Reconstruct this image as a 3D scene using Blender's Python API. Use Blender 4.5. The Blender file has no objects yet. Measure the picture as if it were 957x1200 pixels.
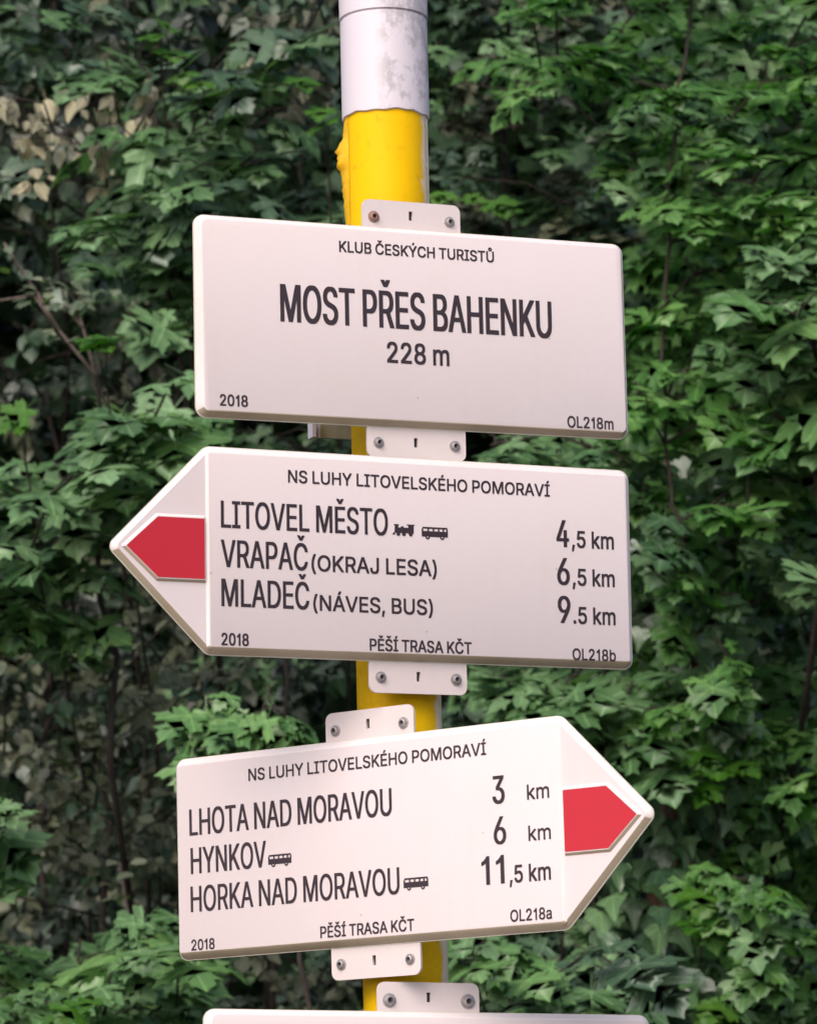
import bpy, bmesh, math, random
import numpy as np
from mathutils import Vector, Matrix
from mathutils.geometry import tessellate_polygon

R = math.radians
scene = bpy.context.scene
COL = scene.collection
rng = np.random.default_rng(11)
random.seed(11)

# ------------------------------------------------------------------ camera
CAM = Vector((0.0, -4.6, -0.6546))
RT = Vector((0.999727, 0.000618, -0.023342))
UP = Vector((0.023092, -0.174216, 0.984437))
FW = Vector((0.003458, 0.984707, 0.174183))
FPX = 4616.9                                   # focal length in pixels of the 957 x 1200 photograph
cd = bpy.data.cameras.new('camera')
cam = bpy.data.objects.new('camera', cd)
COL.objects.link(cam)
cam.matrix_world = Matrix(((RT.x, UP.x, -FW.x, CAM.x), (RT.y, UP.y, -FW.y, CAM.y), (RT.z, UP.z, -FW.z, CAM.z), (0, 0, 0, 1)))
cd.sensor_width = 36
cd.sensor_fit = 'VERTICAL'
cd.sensor_height = 36
cd.lens = FPX / 1200 * 36
cd.clip_start = 0.1
cd.clip_end = 500
cd.dof.use_dof = True
cd.dof.focus_distance = 4.62
cd.dof.aperture_fstop = 13
scene.camera = cam

# ------------------------------------------------------------------ light
SUN_DIR = Vector((-0.28, -0.66, 0.64)).normalized()      # towards the sun
world = bpy.data.worlds.new("World")
scene.world = world
world.use_nodes = True
wn = world.node_tree.nodes
wl = world.node_tree.links
for n in list(wn):
    wn.remove(n)
sky = wn.new('ShaderNodeTexSky')
sky.sky_type = 'NISHITA'
sky.sun_disc = False
sky.sun_elevation = math.asin(SUN_DIR.z)
sky.sun_rotation = math.atan2(SUN_DIR.x, SUN_DIR.y)
sky.air_density = 1.0
sky.dust_density = 4.0
sky.ozone_density = 0.6
bg = wn.new('ShaderNodeBackground')
bg.inputs[1].default_value = 0.14
wo = wn.new('ShaderNodeOutputWorld')
wl.new(sky.outputs[0], bg.inputs[0])
wl.new(bg.outputs[0], wo.inputs[0])
sd = bpy.data.lights.new('sun', 'SUN')
sd.energy = 1.5
sd.angle = R(40)
sd.color = (1.0, 0.955, 0.92)
sun = bpy.data.objects.new('sun', sd)
COL.objects.link(sun)
sun.rotation_euler = SUN_DIR.to_track_quat('Z', 'Y').to_euler()
scene.view_settings.view_transform = 'Standard'
scene.view_settings.look = 'None'
scene.view_settings.gamma = 1
scene.view_settings.exposure = 0.5


def at(px, py, y):
    """the point at world depth y seen at pixel (px, py) of the photograph"""
    d = FW + RT * ((px - 478.5) / FPX) - UP * ((py - 600) / FPX)
    return CAM + d * ((y - CAM.y) / d.y)


# ------------------------------------------------------------------ helpers
def tag(o, label=None, cat=None, group=None, kind=None):
    if label: o['label'] = label
    if cat: o['category'] = cat
    if group: o['group'] = group
    if kind: o['kind'] = kind
    return o


def empty(name, loc, label, cat, group=None):
    o = bpy.data.objects.new(name, None)
    COL.objects.link(o)
    o.location = loc
    o.empty_display_size = 0.1
    return tag(o, label, cat, group)


def link(name, me, mat=None, parent=None, loc=None):
    o = bpy.data.objects.new(name, me)
    COL.objects.link(o)
    if mat is not None and not me.materials:
        me.materials.append(mat)
    if parent is not None:
        o.parent = parent
    if loc is not None:
        o.location = loc
    return o


def mesh(name, verts, faces, smooth=None):
    me = bpy.data.meshes.new(name)
    me.from_pydata([tuple(v) for v in verts], [], faces)
    me.update()
    if smooth is not None:
        me.shade_smooth()
        me.set_sharp_from_angle(angle=R(smooth))
    return me


# ------------------------------------------------------------------ materials
def nodes(name):
    m = bpy.data.materials.new(name)
    m.use_nodes = True
    t = m.node_tree
    return m, t.nodes, t.links, t.nodes['Principled BSDF']


def ramp(nd, stops):
    r = nd.new('ShaderNodeValToRGB')
    e = r.color_ramp.elements
    while len(e) < len(stops):
        e.new(0.5)
    for k, (p, c) in enumerate(stops):
        e[k].position = p
        e[k].color = (*c, 1)
    return r


def math_node(nd, lk, op, a, b=None, c=None, clamp=False):
    n = nd.new('ShaderNodeMath')
    n.operation = op
    n.use_clamp = clamp
    for i, v in enumerate((a, b, c)):
        if v is None: continue
        if isinstance(v, (int, float)): n.inputs[i].default_value = v
        else: lk.new(v, n.inputs[i])
    return n.outputs[0]


def mix(nd, lk, f, a, b, typ='MIX'):
    n = nd.new('ShaderNodeMix')
    n.data_type = 'RGBA'
    n.blend_type = typ
    for s, v in ((n.inputs[0], f), (n.inputs[6], a), (n.inputs[7], b)):
        if isinstance(v, (int, float)): s.default_value = v
        elif isinstance(v, tuple): s.default_value = (*v, 1)
        else: lk.new(v, s)
    return n.outputs[2]


def noise(nd, lk, vec, scale, detail=3, rough=0.55):
    n = nd.new('ShaderNodeTexNoise')
    n.inputs['Scale'].default_value = scale
    n.inputs['Detail'].default_value = detail
    n.inputs['Roughness'].default_value = rough
    lk.new(vec, n.inputs['Vector'])
    return n.outputs['Fac']


def painted(name, base, dirt, rough=0.55, dirt_amt=0.35, specks=True, bump=0.02):
    m, nd, lk, bs = nodes(name)
    tc = nd.new('ShaderNodeTexCoord').outputs['Object']
    big = noise(nd, lk, tc, 9, 4)
    fine = noise(nd, lk, tc, 140, 3)
    f1 = math_node(nd, lk, 'MULTIPLY', math_node(nd, lk, 'SUBTRACT', big, 0.42, clamp=True), dirt_amt)
    c = mix(nd, lk, f1, base, dirt)
    c = mix(nd, lk, math_node(nd, lk, 'MULTIPLY', math_node(nd, lk, 'SUBTRACT', fine, 0.5, clamp=True), 0.25), c, dirt)
    mp = nd.new('ShaderNodeMapping')
    mp.inputs['Scale'].default_value = (1, 1, 0.06)
    lk.new(tc, mp.inputs[0])
    stk = noise(nd, lk, mp.outputs[0], 70, 3)
    c = mix(nd, lk, math_node(nd, lk, 'MULTIPLY', math_node(nd, lk, 'SUBTRACT', stk, 0.54, clamp=True), 0.35), c, dirt)
    if specks:
        v = nd.new('ShaderNodeTexVoronoi')
        v.inputs['Scale'].default_value = 34
        lk.new(tc, v.inputs['Vector'])
        near = math_node(nd, lk, 'LESS_THAN', v.outputs['Distance'], 0.05)
        sep = nd.new('ShaderNodeSeparateColor')
        lk.new(v.outputs['Color'], sep.inputs[0])
        pick = math_node(nd, lk, 'GREATER_THAN', sep.outputs[0], 0.72)
        sp = math_node(nd, lk, 'MULTIPLY', math_node(nd, lk, 'MULTIPLY', near, pick), 0.45)
        c = mix(nd, lk, sp, c, (0.25, 0.2, 0.17))
    lk.new(c, bs.inputs['Base Color'])
    rr = math_node(nd, lk, 'MULTIPLY_ADD', big, 0.2, rough - 0.1)
    lk.new(rr, bs.inputs['Roughness'])
    b = nd.new('ShaderNodeBump')
    b.inputs['Strength'].default_value = bump
    b.inputs['Distance'].default_value = 0.001
    lk.new(fine, b.inputs['Height'])
    lk.new(b.outputs[0], bs.inputs['Normal'])
    return m


M = {}
M['sign'] = painted('sign_white', (0.615, 0.535, 0.560), (0.50, 0.42, 0.36))
M['sign_side'] = painted('sign_edge_white', (0.70, 0.62, 0.63), (0.42, 0.34, 0.25), dirt_amt=0.7, specks=False)
M['flange'] = painted('sign_back_shell', (0.62, 0.58, 0.52), (0.25, 0.22, 0.14), dirt_amt=1.2, specks=False)
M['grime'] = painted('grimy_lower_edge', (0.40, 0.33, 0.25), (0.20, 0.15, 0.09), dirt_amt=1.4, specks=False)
M['tab'] = painted('tab_paint', (0.60, 0.52, 0.53), (0.45, 0.38, 0.35), dirt_amt=0.5)
M['red'] = painted('arrow_red', (0.44, 0.008, 0.024), (0.45, 0.02, 0.03), rough=0.45, specks=False)


def plain(name, col, rough=0.5, metal=0.0, var=0.15, scale=60):
    m, nd, lk, bs = nodes(name)
    tc = nd.new('ShaderNodeTexCoord').outputs['Object']
    f = noise(nd, lk, tc, scale)
    c = mix(nd, lk, f, tuple(x * (1 - var) for x in col), tuple(min(1, x * (1 + var)) for x in col))
    lk.new(c, bs.inputs['Base Color'])
    bs.inputs['Roughness'].default_value = rough
    bs.inputs['Metallic'].default_value = metal
    return m


def ink_material():
    m, nd, lk, bs = nodes('black_ink')
    tc = nd.new('ShaderNodeTexCoord').outputs['Object']
    f = noise(nd, lk, tc, 220, 3, 0.7)
    w = math_node(nd, lk, 'MULTIPLY', math_node(nd, lk, 'SUBTRACT', f, 0.66, clamp=True), 2.0, clamp=True)
    c = mix(nd, lk, w, (0.022, 0.010, 0.018), (0.30, 0.24, 0.26))
    lk.new(c, bs.inputs['Base Color'])
    bs.inputs['Roughness'].default_value = 0.55
    return m


M['ink'] = ink_material()
M['steel'] = plain('dull_steel', (0.36, 0.33, 0.34), 0.5, 0.75, 0.45, 260)
M['dark'] = plain('dark_recess', (0.03, 0.025, 0.025), 0.7)
M['zinc'] = plain('galvanised_steel', (0.40, 0.40, 0.43), 0.42, 0.6, 0.25, 80)
M['screw_rust'] = plain('rusty_screw', (0.30, 0.17, 0.14), 0.6, 0.3, 0.4, 300)


def yellow_material():
    m, nd, lk, bs = nodes('yellow_paint')
    tc = nd.new('ShaderNodeTexCoord').outputs['Object']
    sep = nd.new('ShaderNodeSeparateXYZ')
    lk.new(tc, sep.inputs[0])
    mp = nd.new('ShaderNodeMapping')
    mp.inputs['Scale'].default_value = (1, 1, 0.25)
    lk.new(tc, mp.inputs[0])
    f = noise(nd, lk, mp.outputs[0], 22, 5)
    fine = noise(nd, lk, tc, 60, 4, 0.65)
    c = mix(nd, lk, f, (0.74, 0.41, 0.0), (0.78, 0.48, 0.001))
    stain = math_node(nd, lk, 'MULTIPLY', math_node(nd, lk, 'SUBTRACT', fine, 0.56, clamp=True), 2.2, clamp=True)
    c = mix(nd, lk, stain, c, (0.45, 0.20, 0.008))
    # old cream coat left bare along the right-hand side of the pipe
    edge = math_node(nd, lk, 'MULTIPLY_ADD', fine, 0.014, sep.outputs[0])
    bare = math_node(nd, lk, 'MULTIPLY', math_node(nd, lk, 'SUBTRACT', edge, 0.0480, clamp=True), 260, clamp=True)
    c = mix(nd, lk, bare, c, (0.74, 0.62, 0.46))
    lk.new(c, bs.inputs['Base Color'])
    bs.inputs['Roughness'].default_value = 0.5
    bs.inputs['Specular IOR Level'].default_value = 0.12
    b = nd.new('ShaderNodeBump')
    b.inputs['Strength'].default_value = 0.35
    b.inputs['Distance'].default_value = 0.002
    lk.new(f, b.inputs['Height'])
    lk.new(b.outputs[0], bs.inputs['Normal'])
    return m


def sleeve_material():
    m, nd, lk, bs = nodes('weathered_white_coat')
    tc = nd.new('ShaderNodeTexCoord').outputs['Object']
    mp = nd.new('ShaderNodeMapping')
    mp.inputs['Scale'].default_value = (1, 1, 0.8)
    lk.new(tc, mp.inputs[0])
    sep = nd.new('ShaderNodeSeparateXYZ')
    lk.new(tc, sep.inputs[0])
    f = noise(nd, lk, mp.outputs[0], 45, 6, 0.7)
    # a grey scuffed patch where a paper notice was torn off (right of the middle)
    px = math_node(nd, lk, 'MULTIPLY', math_node(nd, lk, 'ADD', sep.outputs[0], 0.012, clamp=True), 60, clamp=True)
    st = math_node(nd, lk, 'MULTIPLY', math_node(nd, lk, 'SUBTRACT', f, 0.47, clamp=True), 9, clamp=True)
    st = math_node(nd, lk, 'MULTIPLY', math_node(nd, lk, 'MULTIPLY', st, px), 0.5)
    c = mix(nd, lk, st, (0.60, 0.545, 0.61), (0.22, 0.20, 0.22))
    lk.new(c, bs.inputs['Base Color'])
    bs.inputs['Roughness'].default_value = 0.5
    return m


M['yellow'] = yellow_material()
M['sleeve'] = sleeve_material()


def leaf_material(name, c0, c1, c2, trans=(0.16, 0.36, 0.03), tf=0.3, rough=0.42, spec=0.5):
    """per-leaf tint from the object's random number plus the per-leaf attribute of joined foliage"""
    m, nd, lk, bs = nodes(name)
    oi = nd.new('ShaderNodeObjectInfo')
    at_ = nd.new('ShaderNodeAttribute')
    at_.attribute_name = 'tint'
    s = math_node(nd, lk, 'FRACT', math_node(nd, lk, 'ADD', oi.outputs['Random'], at_.outputs['Fac']))
    r = ramp(nd, [(0.0, c0), (0.45, c1), (0.93, c2), (1.0, tuple(x * 1.25 for x in c2))])
    lk.new(s, r.inputs[0])
    uv = nd.new('ShaderNodeUVMap').outputs[0]
    sx = nd.new('ShaderNodeSeparateXYZ')
    lk.new(uv, sx.inputs[0])
    n = noise(nd, lk, uv, 5, 3)
    c = mix(nd, lk, math_node(nd, lk, 'MULTIPLY', n, 0.55), r.outputs[0], tuple(x * 0.45 for x in c0))
    # veins: palmate lines from the stalk
    ax = math_node(nd, lk, 'ABSOLUTE', sx.outputs[0])
    ang = math_node(nd, lk, 'ARCTAN2', ax, math_node(nd, lk, 'ADD', sx.outputs[1], 0.02))
    tri = math_node(nd, lk, 'PINGPONG', ang, 0.45)
    rad = math_node(nd, lk, 'SQRT', math_node(nd, lk, 'ADD', math_node(nd, lk, 'MULTIPLY', ax, ax), math_node(nd, lk, 'MULTIPLY', sx.outputs[1], sx.outputs[1])))
    dist = math_node(nd, lk, 'MULTIPLY', tri, rad)
    vein = math_node(nd, lk, 'MULTIPLY', math_node(nd, lk, 'LESS_THAN', dist, 0.016), 0.35)
    c = mix(nd, lk, vein, c, tuple(min(1, x * 2.0) for x in c2))
    lk.new(c, bs.inputs['Base Color'])
    bs.inputs['Roughness'].default_value = rough
    bs.inputs['Specular IOR Level'].default_value = spec
    bm_ = nd.new('ShaderNodeBump')
    bm_.inputs['Strength'].default_value = 0.25
    bm_.inputs['Distance'].default_value = 0.004
    lk.new(n, bm_.inputs['Height'])
    lk.new(bm_.outputs[0], bs.inputs['Normal'])
    tr = nd.new('ShaderNodeBsdfTranslucent')
    tr.inputs[0].default_value = (*trans, 1)
    ms = nd.new('ShaderNodeMixShader')
    ms.inputs[0].default_value = tf
    out = nd['Material Output']
    lk.new(bs.outputs[0], ms.inputs[1])
    lk.new(tr.outputs[0], ms.inputs[2])
    lk.new(ms.outputs[0], out.inputs[0])
    return m


M['maple'] = leaf_material('maple_leaf_green', (0.052, 0.125, 0.045), (0.10, 0.205, 0.078), (0.18, 0.31, 0.145), trans=(0.12, 0.30, 0.06), tf=0.24, spec=0.5, rough=0.45)
M['maple_light'] = leaf_material('maple_leaf_light', (0.07, 0.17, 0.05), (0.11, 0.235, 0.075), (0.16, 0.30, 0.10), trans=(0.15, 0.33, 0.07), tf=0.25, spec=0.6)
M['maple_bright'] = leaf_material('maple_leaf_bright', (0.05, 0.14, 0.032), (0.09, 0.22, 0.052), (0.16, 0.32, 0.09), trans=(0.12, 0.42, 0.035), tf=0.34, spec=0.5, rough=0.42)
M['lime_leaf'] = leaf_material('maple_leaf_yellow_green', (0.04, 0.13, 0.014), (0.06, 0.17, 0.018), (0.09, 0.21, 0.03), trans=(0.14, 0.42, 0.02), tf=0.42)
M['olive'] = leaf_material('olive_leaf', (0.045, 0.058, 0.034), (0.09, 0.105, 0.062), (0.19, 0.20, 0.13), trans=(0.12, 0.18, 0.06), tf=0.2, spec=0.6)
M['drab'] = leaf_material('dry_drab_leaf', (0.15, 0.14, 0.095), (0.30, 0.275, 0.19), (0.58, 0.52, 0.34), trans=(0.3, 0.28, 0.12), tf=0.25, rough=0.6)
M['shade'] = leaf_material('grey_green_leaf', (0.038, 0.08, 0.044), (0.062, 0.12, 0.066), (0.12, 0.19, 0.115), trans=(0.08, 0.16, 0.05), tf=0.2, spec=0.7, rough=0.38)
M['deep'] = leaf_material('deep_green_leaf', (0.012, 0.024, 0.017), (0.022, 0.04, 0.028), (0.085, 0.12, 0.09), trans=(0.05, 0.1, 0.03), tf=0.15, spec=0.6)  # dark-leaved species, its colour darkened further in place of shade in the hollows
M['far'] = leaf_material('woodland_leaf', (0.018, 0.045, 0.021), (0.032, 0.07, 0.035), (0.066, 0.12, 0.06), trans=(0.05, 0.12, 0.03), tf=0.2)  # leaf colour kept dark to stand in for shade deep in the gaps
M['ivy'] = leaf_material('ivy_leaf', (0.035, 0.085, 0.04), (0.055, 0.125, 0.055), (0.10, 0.18, 0.09), trans=(0.08, 0.2, 0.04), tf=0.12, rough=0.33, spec=0.7)


def bark_material(name, a, b):
    m, nd, lk, bs = nodes(name)
    tc = nd.new('ShaderNodeTexCoord').outputs['Object']
    mp = nd.new('ShaderNodeMapping')
    mp.inputs['Scale'].default_value = (1, 1, 0.3)
    lk.new(tc, mp.inputs[0])
    f = noise(nd, lk, mp.outputs[0], 45, 6, 0.7)
    r = ramp(nd, [(0.3, a), (0.7, b)])
    lk.new(f, r.inputs[0])
    lk.new(r.outputs[0], bs.inputs['Base Color'])
    bs.inputs['Roughness'].default_value = 0.85
    bp = nd.new('ShaderNodeBump')
    bp.inputs['Strength'].default_value = 0.8
    bp.inputs['Distance'].default_value = 0.01
    lk.new(f, bp.inputs['Height'])
    lk.new(bp.outputs[0], bs.inputs['Normal'])
    return m


M['bark'] = bark_material('dark_bark', (0.012, 0.009, 0.008), (0.045, 0.03, 0.024))
M['twig'] = bark_material('pale_twig_bark', (0.07, 0.052, 0.045), (0.17, 0.13, 0.115))
M['redbark'] = bark_material('reddish_bark', (0.05, 0.025, 0.018), (0.22, 0.11, 0.08))
M['soil'] = bark_material('forest_soil', (0.010, 0.008, 0.006), (0.03, 0.024, 0.016))

# ------------------------------------------------------------------ ground and hillside
GZ = -2.25


def terrain():
    xs = np.linspace(-40, 40, 61)
    ys = np.concatenate([np.linspace(-60, 6, 23), np.linspace(8, 60, 27)])
    V, F = [], []
    for y in ys:
        for x in xs:
            z = GZ + max(0, y - 1.5) * 0.04 + 0.06 * math.sin(x * 1.3 + y) + 0.05 * math.sin(y * 1.9 - x * .7)
            V.append((x, y, z))
    nx = len(xs)
    for j in range(len(ys) - 1):
        for i in range(nx - 1):
            a = j * nx + i
            F.append((a, a + 1, a + nx + 1, a + nx))
    g = link('ground', mesh('ground', V, F, 60), M['soil'])
    tag(g, kind='structure', label='dark leaf-littered earth under the trees')
    V, F = [], []
    ys = np.linspace(11, 60, 36)
    for y in ys:
        for x in xs:
            t = (y - 11)
            z = GZ - 0.1 + min(t * 1.25, 12 + t * 0.2) + 0.35 * math.sin(x * 0.9 + y * .5) * min(1, t) + 0.3 * math.sin(y * 1.1 - x * .6) * min(1, t)
            V.append((x, y, z))
    for j in range(len(ys) - 1):
        for i in range(nx - 1):
            a = j * nx + i
            F.append((a, a + 1, a + nx + 1, a + nx))
    h = link('hillside', mesh('hillside', V, F, 60), M['soil'])
    tag(h, kind='structure', label='dark wooded bank rising behind the trees')


terrain()


def bounce_ground():  # unseen pale strip, added to bounce light up onto the pole and undersides
    m, nd, lk, bs = nodes('pale_bounce')
    tc = nd.new('ShaderNodeTexCoord').outputs['Object']
    f = noise(nd, lk, tc, 60, 6, 0.8)
    r = ramp(nd, [(0.3, (0.22, 0.20, 0.17)), (0.7, (0.48, 0.45, 0.40))])
    lk.new(f, r.inputs[0])
    lk.new(r.outputs[0], bs.inputs['Base Color'])
    bs.inputs['Roughness'].default_value = 0.95
    V, F = [], []
    xs = np.linspace(-40, 40, 81)
    for x in xs:
        w = 0.25 * math.sin(x * .7)
        for y, z in ((-8.6, -0.15), (-8.3 + w, 0.13), (-4.5, 0.17), (-0.75 + w * .5, 0.13), (-0.45, -0.15)):
            V.append((x, y, GZ + z))
    for i in range(80):
        for k in range(4):
            a = i * 5 + k
            F.append((a, a + 5, a + 6, a + 1))
    tag(link('bounce_strip', mesh('bounce_strip', V, F, 60), m), kind='structure', label='unseen pale gravel strip added to bounce light up onto the lower pole')


bounce_ground()


# ------------------------------------------------------------------ tubes
def tube_data(pts, rad, n=8, cap=True):
    V, F = [], []
    pts = [Vector(p) for p in pts]
    for i, p in enumerate(pts):
        d = (pts[min(i + 1, len(pts) - 1)] - pts[max(i - 1, 0)]).normalized()
        a = d.cross(Vector((0, 1, 0)))
        if a.length < 0.2: a = d.cross(Vector((1, 0, 0)))
        a.normalize()
        b = d.cross(a)
        r = rad[i] if hasattr(rad, '__len__') else rad
        for k in range(n):
            t = 2 * math.pi * k / n
            V.append(p + (a * math.cos(t) + b * math.sin(t)) * r)
    m = len(pts)
    for i in range(m - 1):
        for k in range(n):
            F.append((i * n + k, i * n + (k + 1) % n, (i + 1) * n + (k + 1) % n, (i + 1) * n + k))
    if cap:
        F.append(tuple(range(n))[::-1])
        F.append(tuple(range((m - 1) * n, m * n)))
    return V, F


def tubes(name, lst, mat, parent, n=6):
    V, F = [], []
    for pts, rad in lst:
        v, f = tube_data(pts, rad, n)
        o = len(V)
        V += v
        F += [tuple(i + o for i in q) for q in f]
    me = mesh(name, V, F)
    me.shade_smooth()
    return link(name, me, mat, parent)


# ------------------------------------------------------------------ leaves
def leaf_shape(kind, v):
    """outline of one leaf, stalk at the origin, tip at (0,1); returns verts, tris"""
    r = random.Random(len(kind) * 101 + v * 7)
    j = lambda a: a + r.uniform(-0.035, 0.035)
    if kind == 'maple':
        half = [(0.08, -0.06), (0.22, -0.14), (0.40, -0.20), (0.39, -0.08), (0.52, -0.02), (0.38, 0.06), (0.34, 0.13),
                (0.52, 0.13), (0.62, 0.24), (0.76, 0.36), (0.59, 0.39), (0.54, 0.52), (0.42, 0.46), (0.28, 0.42),
                (0.27, 0.54), (0.42, 0.68), (0.25, 0.71), (0.22, 0.82), (0.09, 0.90)]
    elif kind == 'field':
        half = [(0.08, -0.02), (0.30, -0.06), (0.42, 0.05), (0.28, 0.17), (0.50, 0.30), (0.52, 0.48), (0.34, 0.50),
                (0.20, 0.42), (0.22, 0.66), (0.20, 0.82), (0.08, 0.92)]
    elif kind == 'ivy':
        half = [(0.14, -0.08), (0.34, -0.04), (0.52, 0.16), (0.30, 0.36), (0.20, 0.52), (0.10, 0.80)]
    elif kind == 'small':                      # cheap lobed leaf for the far masses
        half = [(0.46, -0.08), (0.34, 0.14), (0.60, 0.42), (0.27, 0.44), (0.26, 0.74)]
    else:                                      # ovate
        half = [(0.12, 0.02), (0.26, 0.15), (0.33, 0.34), (0.31, 0.54), (0.20, 0.76), (0.08, 0.92)]
    right = [(j(x), j(y)) for x, y in half]
    left = [(-j(x), j(y)) for x, y in half][::-1]
    out = [(0, 0)] + right + [(0, 1.0)] + left
    cx = r.uniform(-0.02, 0.02)
    mid = [(cx, 0.22), (cx, 0.50)] if kind in ('maple', 'field') else [(0, 0.3)]
    droop = r.uniform(0.1, 0.5)
    fold = r.uniform(0.02, 0.22)
    tw = r.uniform(-0.3, 0.3)

    def z(x, y):
        rr = math.hypot(x, y - 0.2)
        return -droop * rr * rr * 0.7 + fold * abs(x) + tw * x * y
    pts = out + mid
    V = [(x, y, z(x, y)) for x, y in pts]
    n = len(out)
    F = []
    c = n
    for i in range(n):
        a, b = i, (i + 1) % n
        ya = (pts[a][1] + pts[b][1]) / 2
        cc = c + 1 if (len(mid) > 1 and ya > 0.46 and abs(pts[a][0]) < 0.40) else c
        F.append((cc, a, b))
    if len(mid) > 1:                          # stitch the two fan centres
        sw = []
        for i in range(n):
            a, b = i, (i + 1) % n
            f1, f0 = F[i][0], F[i - 1][0]
            if f1 != f0:
                sw.append((c, c + 1, a) if f1 == c + 1 else (c + 1, c, a))
        F += sw
    # stalk
    k = len(V)
    if kind != 'small':
        V += [(0.012, 0, 0), (-0.012, 0, 0), (-0.008, -0.45, 0.10), (0.008, -0.45, 0.10)]
        F += [(k, k + 1, k + 2), (k, k + 2, k + 3)]
    return np.array(V, float), F


LEAVES = {}


def leaf_meshes(kind):
    if kind not in LEAVES:
        LEAVES[kind] = [leaf_shape(kind, v) for v in range(7 if kind != 'small' else 4)]
    return LEAVES[kind]


LMESH = {}


def leaf_mesh(kind, v, mat):
    k = (kind, v, mat.name)
    if k not in LMESH:
        V, F = leaf_meshes(kind)[v]
        me = mesh('leaf_' + kind, V, F)
        uv = me.uv_layers.new(name='UVMap')
        idx = np.array([l.vertex_index for l in me.loops])
        uv.data.foreach_set('uv', V[idx][:, :2].ravel())
        me.shade_smooth()
        me.materials.append(mat)
        LMESH[k] = me
    return LMESH[k]


def orient(n, spread=1.2, droop=(0.1, 1.0), roll=0.45, face=0.35):
    """n leaf frames: blades spread outwards (mostly towards the light, -y) and droop"""
    az = rng.normal(-math.pi / 2, spread, n)
    dr = rng.uniform(droop[0], droop[1], n)
    a = np.stack([np.cos(az) * np.cos(dr), np.sin(az) * np.cos(dr), -np.sin(dr)], 1)
    tx, ty = rng.normal(0, roll * .5), rng.normal(0, roll * .35)      # the whole spray leans one way
    if n > 60: tx = ty = 0
    k = 1.0 if n > 60 else 0.55
    nn = np.stack([tx + rng.normal(0, roll * k, n), -face + ty + rng.normal(0, roll * k, n), np.ones(n)], 1)
    nn -= (nn * a).sum(1)[:, None] * a
    nn /= np.linalg.norm(nn, axis=1)[:, None]
    x = np.cross(a, nn)
    return np.stack([x, a, nn], 2)            # columns x, y(axis), z(normal)


def joined_leaves(name, kind, mat, pos, Rm, sc, parent):
    vs = rng.integers(0, len(leaf_meshes(kind)), len(pos))
    Vall, Fall, UV, T = [], [], [], []
    off = 0
    for v in range(len(leaf_meshes(kind))):
        sel = np.where(vs == v)[0]
        if not len(sel): continue
        V, F = leaf_meshes(kind)[v]
        F = np.array(F)
        W = np.einsum('nij,kj->nki', Rm[sel] * sc[sel][:, None, None], V) + pos[sel][:, None, :]
        k = len(V)
        Vall.append(W.reshape(-1, 3))
        Fall.append((F[None] + (np.arange(len(sel)) * k)[:, None, None] + off).reshape(-1, 3))
        UV.append(np.tile(V[F.ravel()][:, :2], (len(sel), 1)))
        T.append(np.repeat(rng.random(len(sel)), k))
        off += len(sel) * k
    V = np.concatenate(Vall)
    F = np.concatenate(Fall)
    me = bpy.data.meshes.new(name)
    me.vertices.add(len(V))
    me.vertices.foreach_set('co', V.astype(np.float32).ravel())
    me.loops.add(F.size)
    me.loops.foreach_set('vertex_index', F.astype(np.int32).ravel())
    me.polygons.add(len(F))
    me.polygons.foreach_set('loop_start', np.arange(0, F.size, 3, dtype=np.int32))
    me.polygons.foreach_set('loop_total', np.full(len(F), 3, dtype=np.int32))
    me.update(calc_edges=True)
    uv = me.uv_layers.new(name='UVMap')
    uv.data.foreach_set('uv', np.concatenate(UV).astype(np.float32).ravel())
    a = me.attributes.new('tint', 'FLOAT', 'POINT')
    a.data.foreach_set('value', np.concatenate(T).astype(np.float32))
    me.shade_smooth()
    me.materials.append(mat)
    o = link(name, me, None, parent)
    o['kind'] = 'stuff'
    return o


def pixels(P):
    d = P - np.array(CAM)
    z = d @ np.array(FW)
    return 478.5 + FPX * (d @ np.array(RT)) / z, 600 - FPX * (d @ np.array(UP)) / z, z


def hidden(px, py):
    """behind one of the sign boards, whose outlines are given in the photograph"""
    h = (px > 235) & (px < 725) & (py > 285) & (py < 485)
    h |= (px > 180) & (px < 730) & (py > 580) & (py < 740)
    h |= (px > 215) & (px < 690) & (py > 900) & (py < 1080)
    return h


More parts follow.
